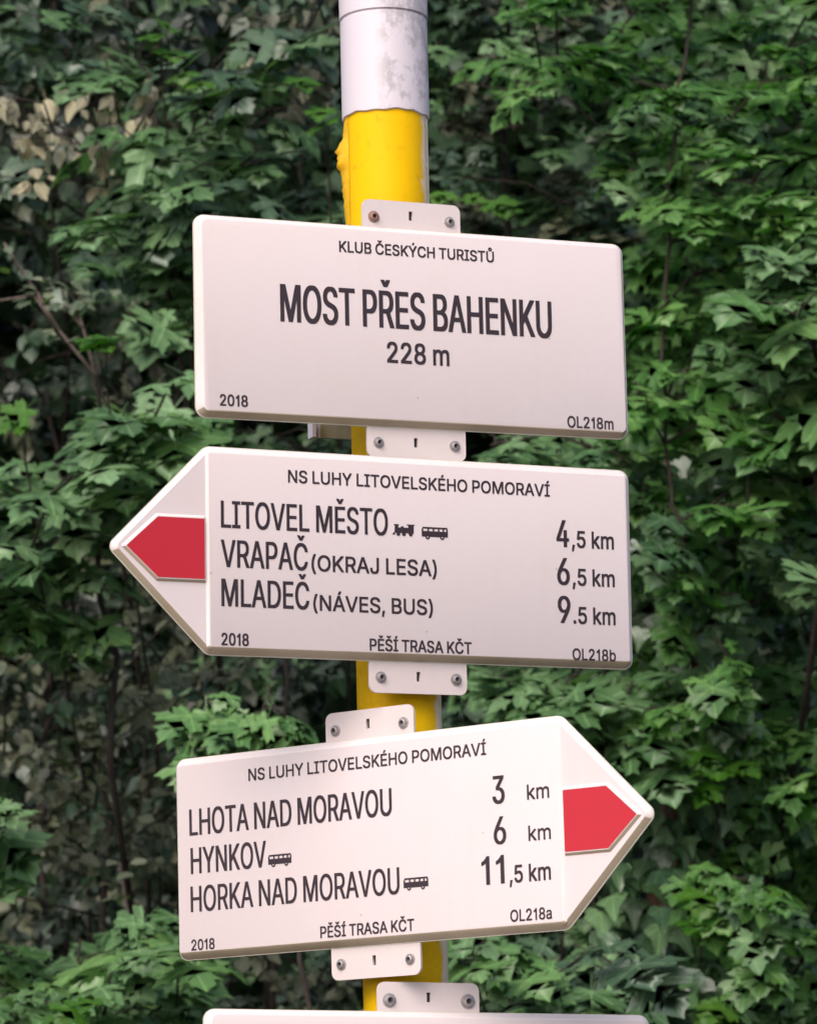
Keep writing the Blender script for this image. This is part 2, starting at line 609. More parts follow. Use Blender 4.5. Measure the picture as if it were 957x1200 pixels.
def plant(name, label, cat, root, stem, twig_mat, kind, mats, boxes, Y, size, per=6, group=None, stem_r=(0.012, 0.004),
          leafiness=None, spread=1.2, droop=(0.1, 0.85), face=0.6, roll=0.5, twigs=True, extra=0, petiole=0.5):
    """a sapling or shrub: stem, branches, and leaves set in sprays at the branch ends.
    boxes: (px0, px1, py0, py1, sprays); Y: nearest and farthest depth"""
    t = empty(name, root, label, cat, group)
    o0 = Vector(root)
    L = lambda p: Vector(p) - o0
    stem = [Vector(s) for s in stem]
    rad = list(np.linspace(stem_r[0] * .6, stem_r[1] * .7, len(stem)))
    tubes('stem', [([L(s) for s in stem], rad)], twig_mat, t, 8)
    cs = []
    for x0, x1, y0, y1, n in boxes:
        for _ in range(n):
            y = rng.uniform(*Y)
            cs.append(at(rng.uniform(x0, x1), rng.uniform(y0, y1), y))
    br = []
    P, Rm, S, mi = [], [], [], []
    cs.sort(key=lambda c: min((s - c).length for s in stem))
    nodes_ = list(stem[2:])
    for c in cs:
        # grow from the nearest twig or stem node already there, preferring lower ones
        best = min(nodes_, key=lambda s: (s - c).length + (0.25 if s.z > c.z else 0))
        m = (best + c) / 2 + Vector((rng.normal(0, .02), rng.normal(0, .02), 0.12 * (c - best).length))
        nodes_ += [m, c]
        if twigs:
            br.append(([L(best), L(m), L(c)], [0.0032, 0.0024, 0.0014]))
        k = max(2, int(rng.normal(per, per * 0.25)))
        Ro = orient(k, spread, droop, roll, face)
        s = size * rng.uniform(0.55, 1.2, k)
        ax = Ro[:, :, 1]
        along = (c - m).normalized()
        off = -np.outer(rng.uniform(0, 0.9 * size * per / 5, k), np.array(along)) + rng.normal(0, 0.012, (k, 3))
        p = np.array(L(c)) + off + ax * (s * petiole)[:, None]
        P.append(p); Rm.append(Ro); S.append(s)
        mi += [mats[int(rng.integers(0, len(mats)))]] * k
    if br:
        # the thicker half of the branches are countable parts, fine twigs are joined
        for b in br[:24]:
            tubes('branch', [b], twig_mat, t, 5)
        if len(br) > 24:
            q = tubes('twigs', br[24:], twig_mat, t, 4)
            q['kind'] = 'stuff'
    P = np.concatenate(P); Rm = np.concatenate(Rm); S = np.concatenate(S); mi = np.array(mi)
    px, py, z = pixels(P + np.array(o0))
    vis = (px > -10) & (px < 967) & (py > -10) & (py < 1210) & ~hidden(px, py)
    wpx = S / z * FPX
    score = np.where(vis, wpx, -1)
    order = np.argsort(-score)
    ind = [i for i in order[:290] if score[i] > 9]
    rest = np.setdiff1d(np.arange(len(P)), ind)
    nv = len(leaf_meshes(kind))
    for i in ind:
        me = leaf_mesh(kind, int(rng.integers(0, nv)), M[mi[i]])
        o = bpy.data.objects.new('leaf', me)
        COL.objects.link(o)
        o.parent = t
        mm = Matrix(Rm[i].tolist()).to_4x4()
        mm = Matrix.Translation(P[i]) @ mm @ Matrix.Scale(S[i], 4)
        o.matrix_local = mm
    for mname in set(mi[rest]):
        q = rest[mi[rest] == mname]
        joined_leaves('foliage', kind, M[mname], P[q], Rm[q], S[q], t)
    return t


def line(pts, y, n=4, wob=0.01):
    """pixel polyline at depth y refined with a little wobble"""
    ps = [at(a, b, y if not hasattr(y, '__len__') else y[i]) for i, (a, b) in enumerate(pts)]
    out = [ps[0]]
    for a, b in zip(ps, ps[1:]):
        for k in range(1, n + 1):
            p = a.lerp(b, k / n)
            out.append(p + (Vector((rng.normal(0, wob), rng.normal(0, wob), 0))))
    return out


def root_under(p):
    return Vector((p.x, p.y, GZ))


def grown(pts, y, **kw):
    """stem from the ground up through the pixel polyline (lowest point first)"""
    l = line(pts, y, **kw)
    g = root_under(l[0]) + Vector((rng.normal(0, .1), 1.5, 0))
    return g, [g, Vector((g.x, g.y - 0.25, l[0].z - 0.55)), l[0] + Vector((0, .5, -.22))] + l

M['drab_green'] = leaf_material('pale_grey_green_leaf', (0.08, 0.11, 0.075), (0.12, 0.15, 0.10), (0.2, 0.22, 0.15), tf=0.2)
# ------------------------------------------------------------------ saplings and shrubs at the wood's edge
MP = 'norway maple saplings at the edge of the wood'
g, st = grown([(250, 700), (215, 460), (185, 300), (200, 190), (172, 90), (150, 20), (150, -120)], 3.4)
plant('maple_sapling', 'maple sapling with blue-green leaves rising at the upper left beside the top board', 'tree', g, st, M['bark'],
      'maple', ['maple'] * 5 + ['shade'], [(80, 330, 60, 300, 30), (130, 235, 270, 420, 12), (150, 400, 130, 260, 12), (-250, 60, -150, 200, 12), (100, 420, -250, 60, 14)],
      (3.1, 3.9), 0.098, 5, MP, (0.012, 0.004))
g, st = grown([(130, 900), (120, 640), (130, 520), (112, 420)], 3.2)
plant('maple_sapling', 'maple sapling with broad leaves at the left edge beside the left-pointing arrow', 'tree', g, st, M['bark'],
      'maple', ['maple'] * 5 + ['maple_light'], [(120, 235, 430, 600, 18), (-20, 120, 530, 660, 20), (-20, 130, 620, 740, 9), (-260, -20, 430, 800, 18)],
      (2.7, 3.4), 0.098, 5, MP, (0.013, 0.004))
g, st = grown([(360, 1250), (345, 1000), (330, 880), (318, 800)], 2.4)
plant('maple_sapling', 'light green maple sapling in the gap between the second and third boards', 'tree', g, st, M['bark'],
      'maple', ['maple_light'], [(245, 345, 812, 850, 7), (225, 262, 858, 880, 2), (300, 360, 830, 870, 3)],
      (2.4, 2.7), 0.078, 4, MP, (0.010, 0.003), droop=(0.5, 1.1))
g, st = grown([(110, 1500), (110, 1280), (90, 1100)], 2.9)
plant('maple_sapling', 'maple sapling filling the bottom left corner below the small-leaved shrub', 'tree', g, st, M['bark'],
      'maple', ['maple', 'maple', 'maple_light'], [(-20, 230, 1020, 1220, 34), (-260, 0, 900, 1400, 22), (0, 300, 1200, 1450, 20)],
      (2.6, 3.4), 0.096, 5, MP, (0.012, 0.004))
g, st = grown([(800, 640), (788, 580), (776, 520), (778, 330), (790, 150), (806, 0), (815, -160)], 2.9, wob=0.004)
plant('maple_sapling', 'slender maple with a long dark stem and bright green leaves right of the boards', 'tree', g, st, M['bark'],
      'maple', ['maple_bright'] * 4 + ['maple'], [(735, 957, 10, 330, 66), (740, 960, 330, 600, 44), (560, 740, -60, 130, 14), (930, 1250, -200, 600, 40), (600, 1000, -300, 0, 30)],
      (2.75, 3.9), 0.074, 8, MP, (0.0065, 0.0045))
g, st = grown([(640, 600), (600, 330), (585, 160), (600, 20), (600, -100)], 4.3)
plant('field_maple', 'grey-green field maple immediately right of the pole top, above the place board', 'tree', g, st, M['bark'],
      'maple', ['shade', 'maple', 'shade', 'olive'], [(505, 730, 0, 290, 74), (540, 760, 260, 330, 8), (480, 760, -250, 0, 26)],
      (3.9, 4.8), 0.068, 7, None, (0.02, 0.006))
g, st = grown([(640, 1400), (630, 1200), (600, 1120)], 2.7)
plant('maple_sapling', 'maple sapling below the right-pointing arrow with large mid-green leaves', 'tree', g, st, M['bark'],
      'maple', ['maple', 'maple', 'maple_light', 'shade'], [(520, 750, 1090, 1215, 30), (560, 740, 1215, 1400, 20)],
      (2.5, 3.2), 0.096, 5, MP, (0.012, 0.004))
g, st = grown([(700, 1000), (690, 840), (640, 800)], 3.1)
plant('maple_sapling', 'maple sapling seen between the two arrow boards right of the pole', 'tree', g, st, M['bark'],
      'maple', ['maple'], [(560, 760, 780, 850, 16), (690, 780, 800, 900, 12), (540, 740, 505, 550, 10)],
      (3.0, 3.5), 0.096, 5, MP, (0.010, 0.004))
g, st = grown([(960, 700), (965, 480), (940, 330), (945, 240)], 2.8)
plant('maple_sapling', 'maple with pale blue-green glossy leaves at the right edge, level with the top board', 'tree', g, st, M['bark'],
      'maple', ['maple', 'maple_light'], [(895, 990, 265, 350, 9), (850, 990, 340, 560, 14), (980, 1200, 250, 700, 20)],
      (2.6, 3.0), 0.10, 5, MP, (0.012, 0.004))
# right-hand lower mass
g, st = grown([(905, 1350), (900, 1000), (915, 800), (900, 600)], 3.8)
plant('field_maple', 'dense dark green bush filling the right side below the top board', 'bush', g, st, M['bark'],
      'maple', ['maple_bright', 'maple_bright', 'maple', 'maple_bright', 'ivy'], [(740, 970, 560, 860, 80), (800, 970, 840, 1210, 90), (960, 1300, 500, 1300, 50)],
      (2.9, 4.2), 0.068, 9, None, (0.02, 0.006), droop=(0.3, 1.3))
# ivy-covered trunk
def ivy_trunk():
    pts = line([(762, 1500), (765, 1200), (775, 1050), (790, 900), (813, 760), (800, 640), (782, 540)], 3.3, wob=0.006)
    g = root_under(pts[0])
    t = empty('ivy_covered_tree', g, 'reddish brown tree trunk wrapped in ivy, right of the right-pointing arrow', 'tree')
    al = [g - Vector((0, 0, .1))] + pts
    tubes('trunk', [([p - g for p in al], list(np.linspace(0.036, 0.010, len(al))))], M['redbark'], t, 12)
    fk = [p - g for p in line([(812, 765), (850, 725), (905, 690)], 3.35, wob=.004)]
    tubes('limb', [(fk, list(np.linspace(0.014, 0.006, len(fk))))], M['bark'], t, 8)
    n = 420
    P = np.zeros((n, 3))
    for i in range(n):
        k = rng.uniform(3, len(pts) - 1.01)
        a = pts[int(k)].lerp(pts[int(k) + 1], k % 1) - g
        az = rng.normal(-math.pi / 2, 1.0)
        r = rng.uniform(0.03, 0.17)
        P[i] = (a.x + r * math.cos(az), a.y + r * math.sin(az), a.z)
    Rm = orient(n, 0.9, (0.5, 1.4), 0.35, 0.8)
    S = 0.058 * rng.uniform(0.6, 1.25, n)
    px, py, z = pixels(P + np.array(g))
    ok = (px > 690) & (py < 1210) & (py > 600)
    ind = np.where(ok)[0][:280]
    for i in ind:
        o = bpy.data.objects.new('leaf', leaf_mesh('ivy', int(rng.integers(0, 7)), M[random.choice(['ivy', 'ivy', 'maple'])]))
        COL.objects.link(o); o.parent = t
        o.matrix_local = Matrix.Translation(P[i]) @ Matrix(Rm[i].tolist()).to_4x4() @ Matrix.Scale(S[i], 4)
    rest = np.setdiff1d(np.arange(n), ind)
    joined_leaves('foliage', 'ivy', M['ivy'], P[rest], Rm[rest], S[rest], t)
ivy_trunk()
# left-hand shrubs
g, st = grown([(120, 1300), (130, 1000), (110, 850), (140, 720)], 3.9)
plant('small_leaved_shrub', 'olive shrub with small rounded leaves at the left, beside the lower boards', 'bush', g, st, M['bark'],
      'ovate', ['olive', 'olive', 'shade', 'olive', 'olive', 'drab_green'], [(-20, 250, 660, 1020, 112), (150, 300, 760, 880, 14), (200, 420, 1090, 1200, 12), (-260, -20, 700, 1300, 40), (90, 200, 940, 1060, 16)],
      (3.5, 4.3), 0.043, 10, None, (0.016, 0.005), droop=(0.0, 1.0), roll=0.6, petiole=0.2)
g, st = grown([(60, 240), (70, 180), (50, 120)], 4.1)
plant('withered_shrub', 'shrub with drooping tan and yellowed dry leaves at the upper left edge', 'bush', g, st, M['bark'],
      'ovate', ['drab', 'drab', 'olive'], [(15, 150, 100, 220, 16), (-100, 20, 60, 260, 8), (150, 260, 60, 150, 4)],
      (3.2, 3.7), 0.044, 6, None, (0.006, 0.003), droop=(0.5, 1.4), petiole=0.2)
g, st = grown([(360, 230), (345, 100), (360, -50)], 4.4)
plant('withered_shrub', 'pale grey-brown leaved shrub immediately left of the white pole top', 'bush', g, st, M['bark'],
      'ovate', ['drab', 'olive', 'olive', 'shade'], [(290, 410, -20, 110, 24), (250, 400, 90, 190, 12), (300, 420, -250, 0, 16)],
      (3.6, 4.2), 0.055, 7, None, (0.012, 0.004), droop=(0.4, 1.3), petiole=0.2)
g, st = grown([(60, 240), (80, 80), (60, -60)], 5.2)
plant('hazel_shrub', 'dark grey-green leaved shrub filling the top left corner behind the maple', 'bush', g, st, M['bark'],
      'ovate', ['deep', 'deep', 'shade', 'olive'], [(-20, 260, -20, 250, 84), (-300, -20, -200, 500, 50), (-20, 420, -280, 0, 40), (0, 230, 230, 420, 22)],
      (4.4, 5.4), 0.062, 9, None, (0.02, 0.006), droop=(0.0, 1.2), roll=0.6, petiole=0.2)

def bare_twig(label, lst, sprays, Y):
    pts = [at(a, b, Y) for a, b in lst[0]]
    g = root_under(pts[0]) + Vector((0, 1.6, 0))
    t = empty('thin_shrub', g, label, 'bush')
    tubes('stem', [([Vector((0, 0, 0)), Vector((pts[0].x - g.x, -0.2, pts[0].z - g.z - 0.5)), pts[0] - g], [0.008, 0.006, 0.005])], M['bark'], t, 6)
    for l in lst:
        q = [at(a, b, Y) - g for a, b in l]
        tubes('twig', [(q, list(np.linspace(0.0042, 0.0022, len(q))))], M['twig'], t, 6)
    P = []
    for a, b, n in sprays:
        for _ in range(n):
            P.append(at(a + rng.normal(0, 14), b + rng.normal(0, 6), Y + rng.normal(0, .02)) - g)
    P = np.array(P)
    Rm = orient(len(P), 1.4, (0.0, 0.7), 0.4, 0.4)
    for i in range(len(P)):
        o = bpy.data.objects.new('leaf', leaf_mesh('ovate', int(rng.integers(0, 7)), M['drab_green']))
        COL.objects.link(o); o.parent = t
        o.matrix_local = Matrix.Translation(P[i]) @ Matrix(Rm[i].tolist()).to_4x4() @ Matrix.Scale(0.034 * rng.uniform(.7, 1.2), 4)
bare_twig('thin leggy shrub with bare pale twigs and small pale leaves at the left edge', [[(112, 440), (70, 388), (45, 345), (25, 315), (5, 285)], [(112, 440), (98, 385), (90, 360)], [(70, 388), (40, 346), (0, 352)], [(98, 385), (75, 356)]],
          [(5, 295, 4), (20, 320, 5), (30, 345, 6), (55, 347, 4), (85, 337, 5), (95, 355, 6), (115, 342, 4), (75, 357, 4), (60, 390, 4), (115, 395, 4)], 3.0)
bare_twig('upright bare pale twig with a few yellow leaves in the small-leaved shrub', [[(172, 1160), (160, 1110), (148, 1060), (140, 1010)], [(160, 1110), (175, 1085)]],
          [(145, 1005, 3), (150, 1050, 3)], 3.2)

# single sunlit leaves that stand out: shoots of the saplings
def shoot(label, spots, Y, size, mat='lime_leaf'):
    p0 = at(spots[0][0], spots[0][1] + 60, Y + 0.1)
    g = root_under(p0) + Vector((0, 1.6, 0))
    t = empty('maple_shoot', g, label, 'plant', 'young maple shoots with yellow-green leaves')
    tubes('stem', [([Vector((0, 0, 0)), Vector((p0.x - g.x, -0.2, p0.z - g.z - 0.5)), p0 - g], [0.006, 0.004, 0.002])], M['bark'], t, 6)
    for (x, y, s) in spots:
        p = at(x, y, Y) - g
        tubes('stalk', [([p0 - g, p], [0.0018, 0.001])], M['bark'], t, 4)
        Ro = orient(1, 0.9, (0.2, 0.8), 0.3, 0.6)[0]
        o = bpy.data.objects.new('leaf', leaf_mesh('maple', int(rng.integers(0, 7)), M[mat]))
        COL.objects.link(o); o.parent = t
        o.matrix_local = Matrix.Translation(p) @ Matrix(Ro.tolist()).to_4x4() @ Matrix.Scale(size * s, 4)
shoot('yellow-green maple shoot at the upper left, high beside the blue-green sapling', [(190, 40, 1), (200, 60, .8), (185, 25, .7), (215, 85, .7), (240, 95, .8)], 3.0, 0.075)
shoot('yellow-green maple shoot left of the top board, halfway down its height', [(125, 395, 1.0), (112, 402, .8)], 2.5, 0.08)
shoot('yellow-green maple shoot at the far left edge above the left-pointing arrow', [(30, 480, .9), (25, 495, .8)], 2.6, 0.08)
shoot('yellow-green maple shoot touching the pole just below the white sleeve, left', [(385, 140, .9), (350, 92, .8), (378, 128, .7)], 3.0, 0.075)
shoot('yellow-green maple shoot right of the pole just above the place board', [(520, 225, .8), (545, 232, .7), (580, 235, .9), (600, 245, .6)], 3.2, 0.07)
shoot('yellow-green maple shoot right of the red arrowhead tip', [(840, 900, .9), (820, 880, .8), (860, 895, .8), (835, 920, .7)], 3.0, 0.085)
shoot('yellow-green maple shoot low at the right, beside the ivy-covered trunk', [(822, 1045, 1.0), (826, 1080, .9), (905, 1045, .9), (838, 1030, .6)], 3.0, 0.085)
shoot('yellow-green maple shoot in the bottom right corner', [(850, 1180, .9), (835, 1190, .8)], 3.0, 0.085)
shoot('yellow-green maple shoot at the bottom left edge of the photo', [(90, 1180, .9), (75, 1190, .8), (105, 1172, .7)], 2.3, 0.07)

g, st = grown([(830, 1300), (840, 900), (860, 600), (850, 350)], 5.0)
plant('field_maple', 'shaded green bush standing behind the slender maple at the right', 'bush', g, st, M['bark'],
      'maple', ['maple_bright', 'maple_bright', 'maple'], [(700, 970, 200, 700, 110), (700, 970, -200, 200, 50), (970, 1300, -100, 900, 60)],
      (4.4, 5.4), 0.07, 9, None, (0.02, 0.006), droop=(0.2, 1.2))
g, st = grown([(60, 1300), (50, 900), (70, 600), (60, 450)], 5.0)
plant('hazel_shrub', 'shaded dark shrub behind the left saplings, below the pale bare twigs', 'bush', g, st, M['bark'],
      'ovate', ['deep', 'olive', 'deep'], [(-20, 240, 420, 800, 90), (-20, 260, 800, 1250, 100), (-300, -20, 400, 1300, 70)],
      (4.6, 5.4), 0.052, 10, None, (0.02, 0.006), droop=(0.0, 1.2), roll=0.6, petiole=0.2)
g, st = grown([(600, 1400), (640, 1150), (620, 900), (640, 700)], 4.6)
plant('field_maple', 'shaded green bush behind the lower boards, right of the pole', 'bush', g, st, M['bark'],
      'maple', ['shade', 'maple', 'ivy'], [(520, 780, 1050, 1240, 44), (540, 780, 760, 880, 24), (520, 800, 490, 560, 14)],
      (4.2, 5.0), 0.072, 7, None, (0.02, 0.006), droop=(0.2, 1.2))
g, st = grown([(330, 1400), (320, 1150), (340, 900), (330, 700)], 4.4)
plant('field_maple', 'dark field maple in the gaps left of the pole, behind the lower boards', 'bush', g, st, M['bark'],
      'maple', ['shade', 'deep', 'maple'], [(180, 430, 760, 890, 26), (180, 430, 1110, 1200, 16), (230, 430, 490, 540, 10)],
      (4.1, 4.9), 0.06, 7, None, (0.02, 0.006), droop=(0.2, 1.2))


# ------------------------------------------------------------------ far trees: trunk, limbs, crown
def forest_tree(name, label, cat, x, y, h, r, crown, leaf, n, mat='far', group='trees of the dark wood behind the sign',
                limbs=7, kind='small', barkm='bark'):
    g = GZ + max(0, y - 1.5) * 0.04 - 0.05
    t = empty(name, (x, y, g), label, cat, group)
    pts = [Vector((0, 0, -0.2))]
    for k in range(1, 8):
        pts.append(Vector((rng.normal(0, .05 * k ** .5), rng.normal(0, .05 * k ** .5), h * k / 7)))
    tubes('trunk', [(pts, list(np.linspace(r * .8, r * .25, 8)))], M[barkm], t, 10)
    cx, cy, cz, rx, ry, rz = crown
    cent = []
    for k in range(limbs):
        a = rng.uniform(0, 6.28)
        s = pts[int(rng.integers(1, 6))]
        e = Vector((cx + rx * .75 * math.cos(a), cy + ry * .75 * math.sin(a), cz + rz * rng.uniform(-.8, .7)))
        m = s.lerp(e, .5) + Vector((0, 0, .15))
        tubes('limb', [([s, m, e], [r * .4, r * .22, r * .08])], M[barkm], t, 6)
        cent.append(e)
    # leaf clumps through the crown's volume
    nc = max(20, n // 45)
    u = rng.normal(0, 1, (nc, 3)); u /= np.linalg.norm(u, axis=1)[:, None]
    rad = rng.random(nc) ** 0.45
    C = np.array([cx, cy, cz]) + u * rad[:, None] * np.array([rx, ry, rz])
    idx = rng.integers(0, nc, n)
    P = C[idx] + rng.normal(0, 1, (n, 3)) * np.array([.26, .26, .17])
    P = P[(P[:, 2] > 0.15)]
    Rm = orient(len(P), 1.6, (0.0, 1.1), 0.55, 0.25)
    joined_leaves('crown', kind, M[mat], P, Rm, leaf * rng.uniform(.6, 1.2, len(P)), t)
    return t


forest_tree('linden_tree', 'tall dark linden filling the gaps behind the upper left foliage', 'tree', -1.7, 6.4, 8.5, 0.13, (0, 0, 4.6, 2.2, 1.4, 4.2), 0.10, 17000)
forest_tree('maple_tree', 'tall maple whose leaves fill the gaps behind the sign boards', 'tree', 0.55, 7.2, 9.0, 0.14, (0, 0, 4.4, 2.2, 1.5, 4.3), 0.11, 17000)
forest_tree('maple_tree', 'tall maple filling the gaps at the right edge behind the slender sapling', 'tree', 2.4, 6.2, 8.0, 0.12, (0, 0, 4.2, 2.0, 1.4, 4.0), 0.10, 16000)
forest_tree('forest_tree', 'farthest dark tree on the left, seen only through gaps', 'tree', -2.8, 9.6, 12, 0.2, (0, 0, 6, 3.6, 1.6, 5.8), 0.16, 5500)
forest_tree('forest_tree', 'farthest dark tree on the right, seen only through gaps', 'tree', 2.2, 9.9, 12, 0.2, (0, 0, 6, 3.8, 1.6, 5.8), 0.16, 5500)

# brush that clothes the bank behind the trees
def undergrowth():
    n = 16000
    x = rng.uniform(-9, 9, n); y = rng.uniform(10.6, 18, n)
    z = GZ - 0.1 + np.clip((y - 11) * 1.25, -0.1, 12) + rng.uniform(0, 1.0, n)
    P = np.stack([x, y - 0.3, z], 1)
    t = empty('undergrowth', (0, 11, GZ), 'dense dark brush clothing the bank behind all the trees', 'brush')
    P -= np.array([0, 11, GZ])
    joined_leaves('foliage', 'small', M['far'], P, orient(n, 1.4, (0.2, 1.2), 0.5, 0.3), 0.24 * rng.uniform(.6, 1.2, n), t)


undergrowth()

# ------------------------------------------------------------------ the pole
pole_root = empty('signpost_pole', (0, 0, GZ), 'yellow steel pipe post with a scuffed white top carrying the sign boards', 'post')
z_slv = 0.7875


def lathe(name, prof, n, mat, parent, cap=True, smooth=40):
    V, F = [], []
    for r, z in prof:
        for k in range(n):
            t = 2 * math.pi * k / n
            V.append((r * math.cos(t), r * math.sin(t), z))
    for i in range(len(prof) - 1):
        for k in range(n):
            F.append((i * n + k, i * n + (k + 1) % n, (i + 1) * n + (k + 1) % n, (i + 1) * n + k))
    if cap:
        F.append(tuple(range(n))[::-1])
        F.append(tuple(range((len(prof) - 1) * n, len(prof) * n)))
    return link(name, mesh(name, V, F, smooth), mat, parent)


PR = 0.0496
def pole_parts():
    z0 = -GZ                       # world z = 0 in the pole's own coordinates
    zt = at(455, 128, -PR).z + z0  # lower edge of the white coat
    zc = at(452, 10, -PR).z + z0   # joint under the cap
    lathe('pipe', [(PR, -0.3), (PR, zt + 0.02)], 64, M['yellow'], pole_root)
    # white top section: a thin coat whose lower edge is slightly ragged
    V, F = [], []
    n = 96
    prof = [(PR + 0.0004, 0), (PR + 0.0030, 0.001), (PR + 0.0032, 0.010), (PR + 0.0032, zc - zt - 0.003), (PR + 0.0014, zc - zt - 0.001), (PR + 0.0014, zc - zt)]
    for i, (r, z) in enumerate(prof):
        for k in range(n):
            t = 2 * math.pi * k / n
            w = (0.0008 * math.sin(5 * t + 1) + 0.0006 * math.sin(13 * t)) if i < 3 else 0
            V.append((r * math.cos(t), r * math.sin(t), zt + z + w))
    for i in range(len(prof) - 1):
        for k in range(n):
            F.append((i * n + k, i * n + (k + 1) % n, (i + 1) * n + (k + 1) % n, (i + 1) * n + k))
    link('white_sleeve', mesh('white_sleeve', V, F, 40), M['sleeve'], pole_root)
    lathe('pole_cap', [(PR + 0.0012, zc), (PR + 0.0040, zc + 0.001), (PR + 0.0042, zc + 0.05), (PR - 0.004, zc + 0.058), (0.01, zc + 0.062)], 64, M['sleeve'], pole_root)
    # loose, curled edge of the yellow paint down the left side below the sleeve
    V, F = [], []
    rows = 34
    r2 = random.Random(5)
    for i in range(rows + 1):
        f = i / rows
        c = at(404.5 + 1.5 * f, 137 + 128 * f, -0.012)
        a0 = math.atan2(c.y, c.x)
        bulge = 0.0105 * math.exp(-((f - 0.36) / 0.15) ** 2) + 0.0030 * math.exp(-((f - 0.68) / 0.2) ** 2) + 0.0005
        bulge *= 1 + 0.25 * r2.uniform(-1, 1)
        z = c.z - GZ
        for k in range(7):
            u = k / 6
            th = math.pi - 0.5 + u * 0.95
            rr = PR + 0.0006 + bulge * math.sin(math.pi * u) ** 1.4 * (1 + 0.15 * math.sin(9 * u + i))
            V.append((rr * math.cos(th), rr * math.sin(th), z))
    for i in range(rows):
        for k in range(6):
            a = i * 7 + k
            F.append((a, a + 1, a + 8, a + 7))
    me = mesh('paint_flake', V, F)
    me.shade_smooth()
    link('paint_flake', me, M['flake'], pole_root)
    # bare cream strip with a chipped edge on the right side
    V, F = [], []
    for i in range(60):
        z = zt - 0.002 - i * 0.0035
        w = 0.18 + 0.05 * r2.random() + (0.12 * r2.random() if r2.random() > 0.8 else 0)
        for k in range(5):
            th = 0.08 - (0.20 + w) * k / 4
            rr = PR + 0.0007
            V.append((rr * math.cos(th), rr * math.sin(th), z))
    for i in range(59):
        for k in range(4):
            a = i * 5 + k
            F.append((a, a + 5, a + 6, a + 1))
    link('bare_strip', mesh('bare_strip', V, F, 60), M['cream'], pole_root)

M['cream'] = plain('old_cream_coat', (0.86, 0.74, 0.58), 0.55, 0, 0.12, 40)
M['flake'] = plain('yellow_paint_flake', (0.76, 0.42, 0.002), 0.5, 0, 0.3, 90)
pole_parts()


# ------------------------------------------------------------------ sign boards
def offset_poly(pts, d):
    n = len(pts)
    out = []
    for i in range(n):
        p0, p1, p2 = Vector(pts[i - 1]), Vector(pts[i]), Vector(pts[(i + 1) % n])
        e1 = (p1 - p0).normalized(); e2 = (p2 - p1).normalized()
        n1 = Vector((-e1.y, e1.x)); n2 = Vector((-e2.y, e2.x))     # inward for counter-clockwise
        b = (n1 + n2); b = b / (b.length_squared / 2) if b.length_squared > 1e-9 else n1
        out.append(p1 + b * d)
    return out


def round_poly(pts, rad, seg=7):
    n = len(pts)
    out = []
    for i in range(n):
        p0, p1, p2 = Vector(pts[i - 1]), Vector(pts[i]), Vector(pts[(i + 1) % n])
        r = rad[i] if hasattr(rad, '__len__') else rad
        a = (p0 - p1).normalized(); b = (p2 - p1).normalized()
        ang = a.angle(b)
        d = r / math.tan(ang / 2)
        bis = (a + b).normalized()
        c = p1 + bis * (r / math.sin(ang / 2))
        s = p1 + a * d - c; e = p1 + b * d - c
        t0 = math.atan2(s.y, s.x); t1 = math.atan2(e.y, e.x)
        while t1 - t0 > math.pi: t1 -= 2 * math.pi
        while t1 - t0 < -math.pi: t1 += 2 * math.pi
        for k in range(seg + 1):
            t = t0 + (t1 - t0) * k / seg
            out.append(Vector((c.x + r * math.cos(t), c.y + r * math.sin(t))))
    return out


def shell(name, pts, rad, prof, mat, parent, smooth=25, mats=None, face_from=None):
    """stack of inset outlines (inset, height): board local x right, z up, -y towards the reader"""
    V, F = [], []
    m = None
    for ins, h in prof:
        q = offset_poly(pts, ins)
        rr = [max(x - ins * 0.8, 0.0012) for x in rad] if hasattr(rad, '__len__') else max(rad - ins * 0.8, 0.0012)
        ring = round_poly(q, rr)
        m = len(ring)
        V += [(p.x, -h, p.y) for p in ring]
    for i in range(len(prof) - 1):
        for k in range(m):
            F.append((i * m + k, i * m + (k + 1) % m, (i + 1) * m + (k + 1) % m, (i + 1) * m + k))
    F.append(tuple(range(m))[::-1])
    F.append(tuple(range((len(prof) - 1) * m, len(prof) * m)))
    me = mesh(name, V, F, smooth)
    o = link(name, me, mat, parent)
    if mats:
        for x in mats: me.materials.append(x)
        side = len(F) - 1
        for i, p in enumerate(me.polygons):
            p.material_index = 1 if i != side else 0
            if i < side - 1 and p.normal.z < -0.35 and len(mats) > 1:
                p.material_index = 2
    return o


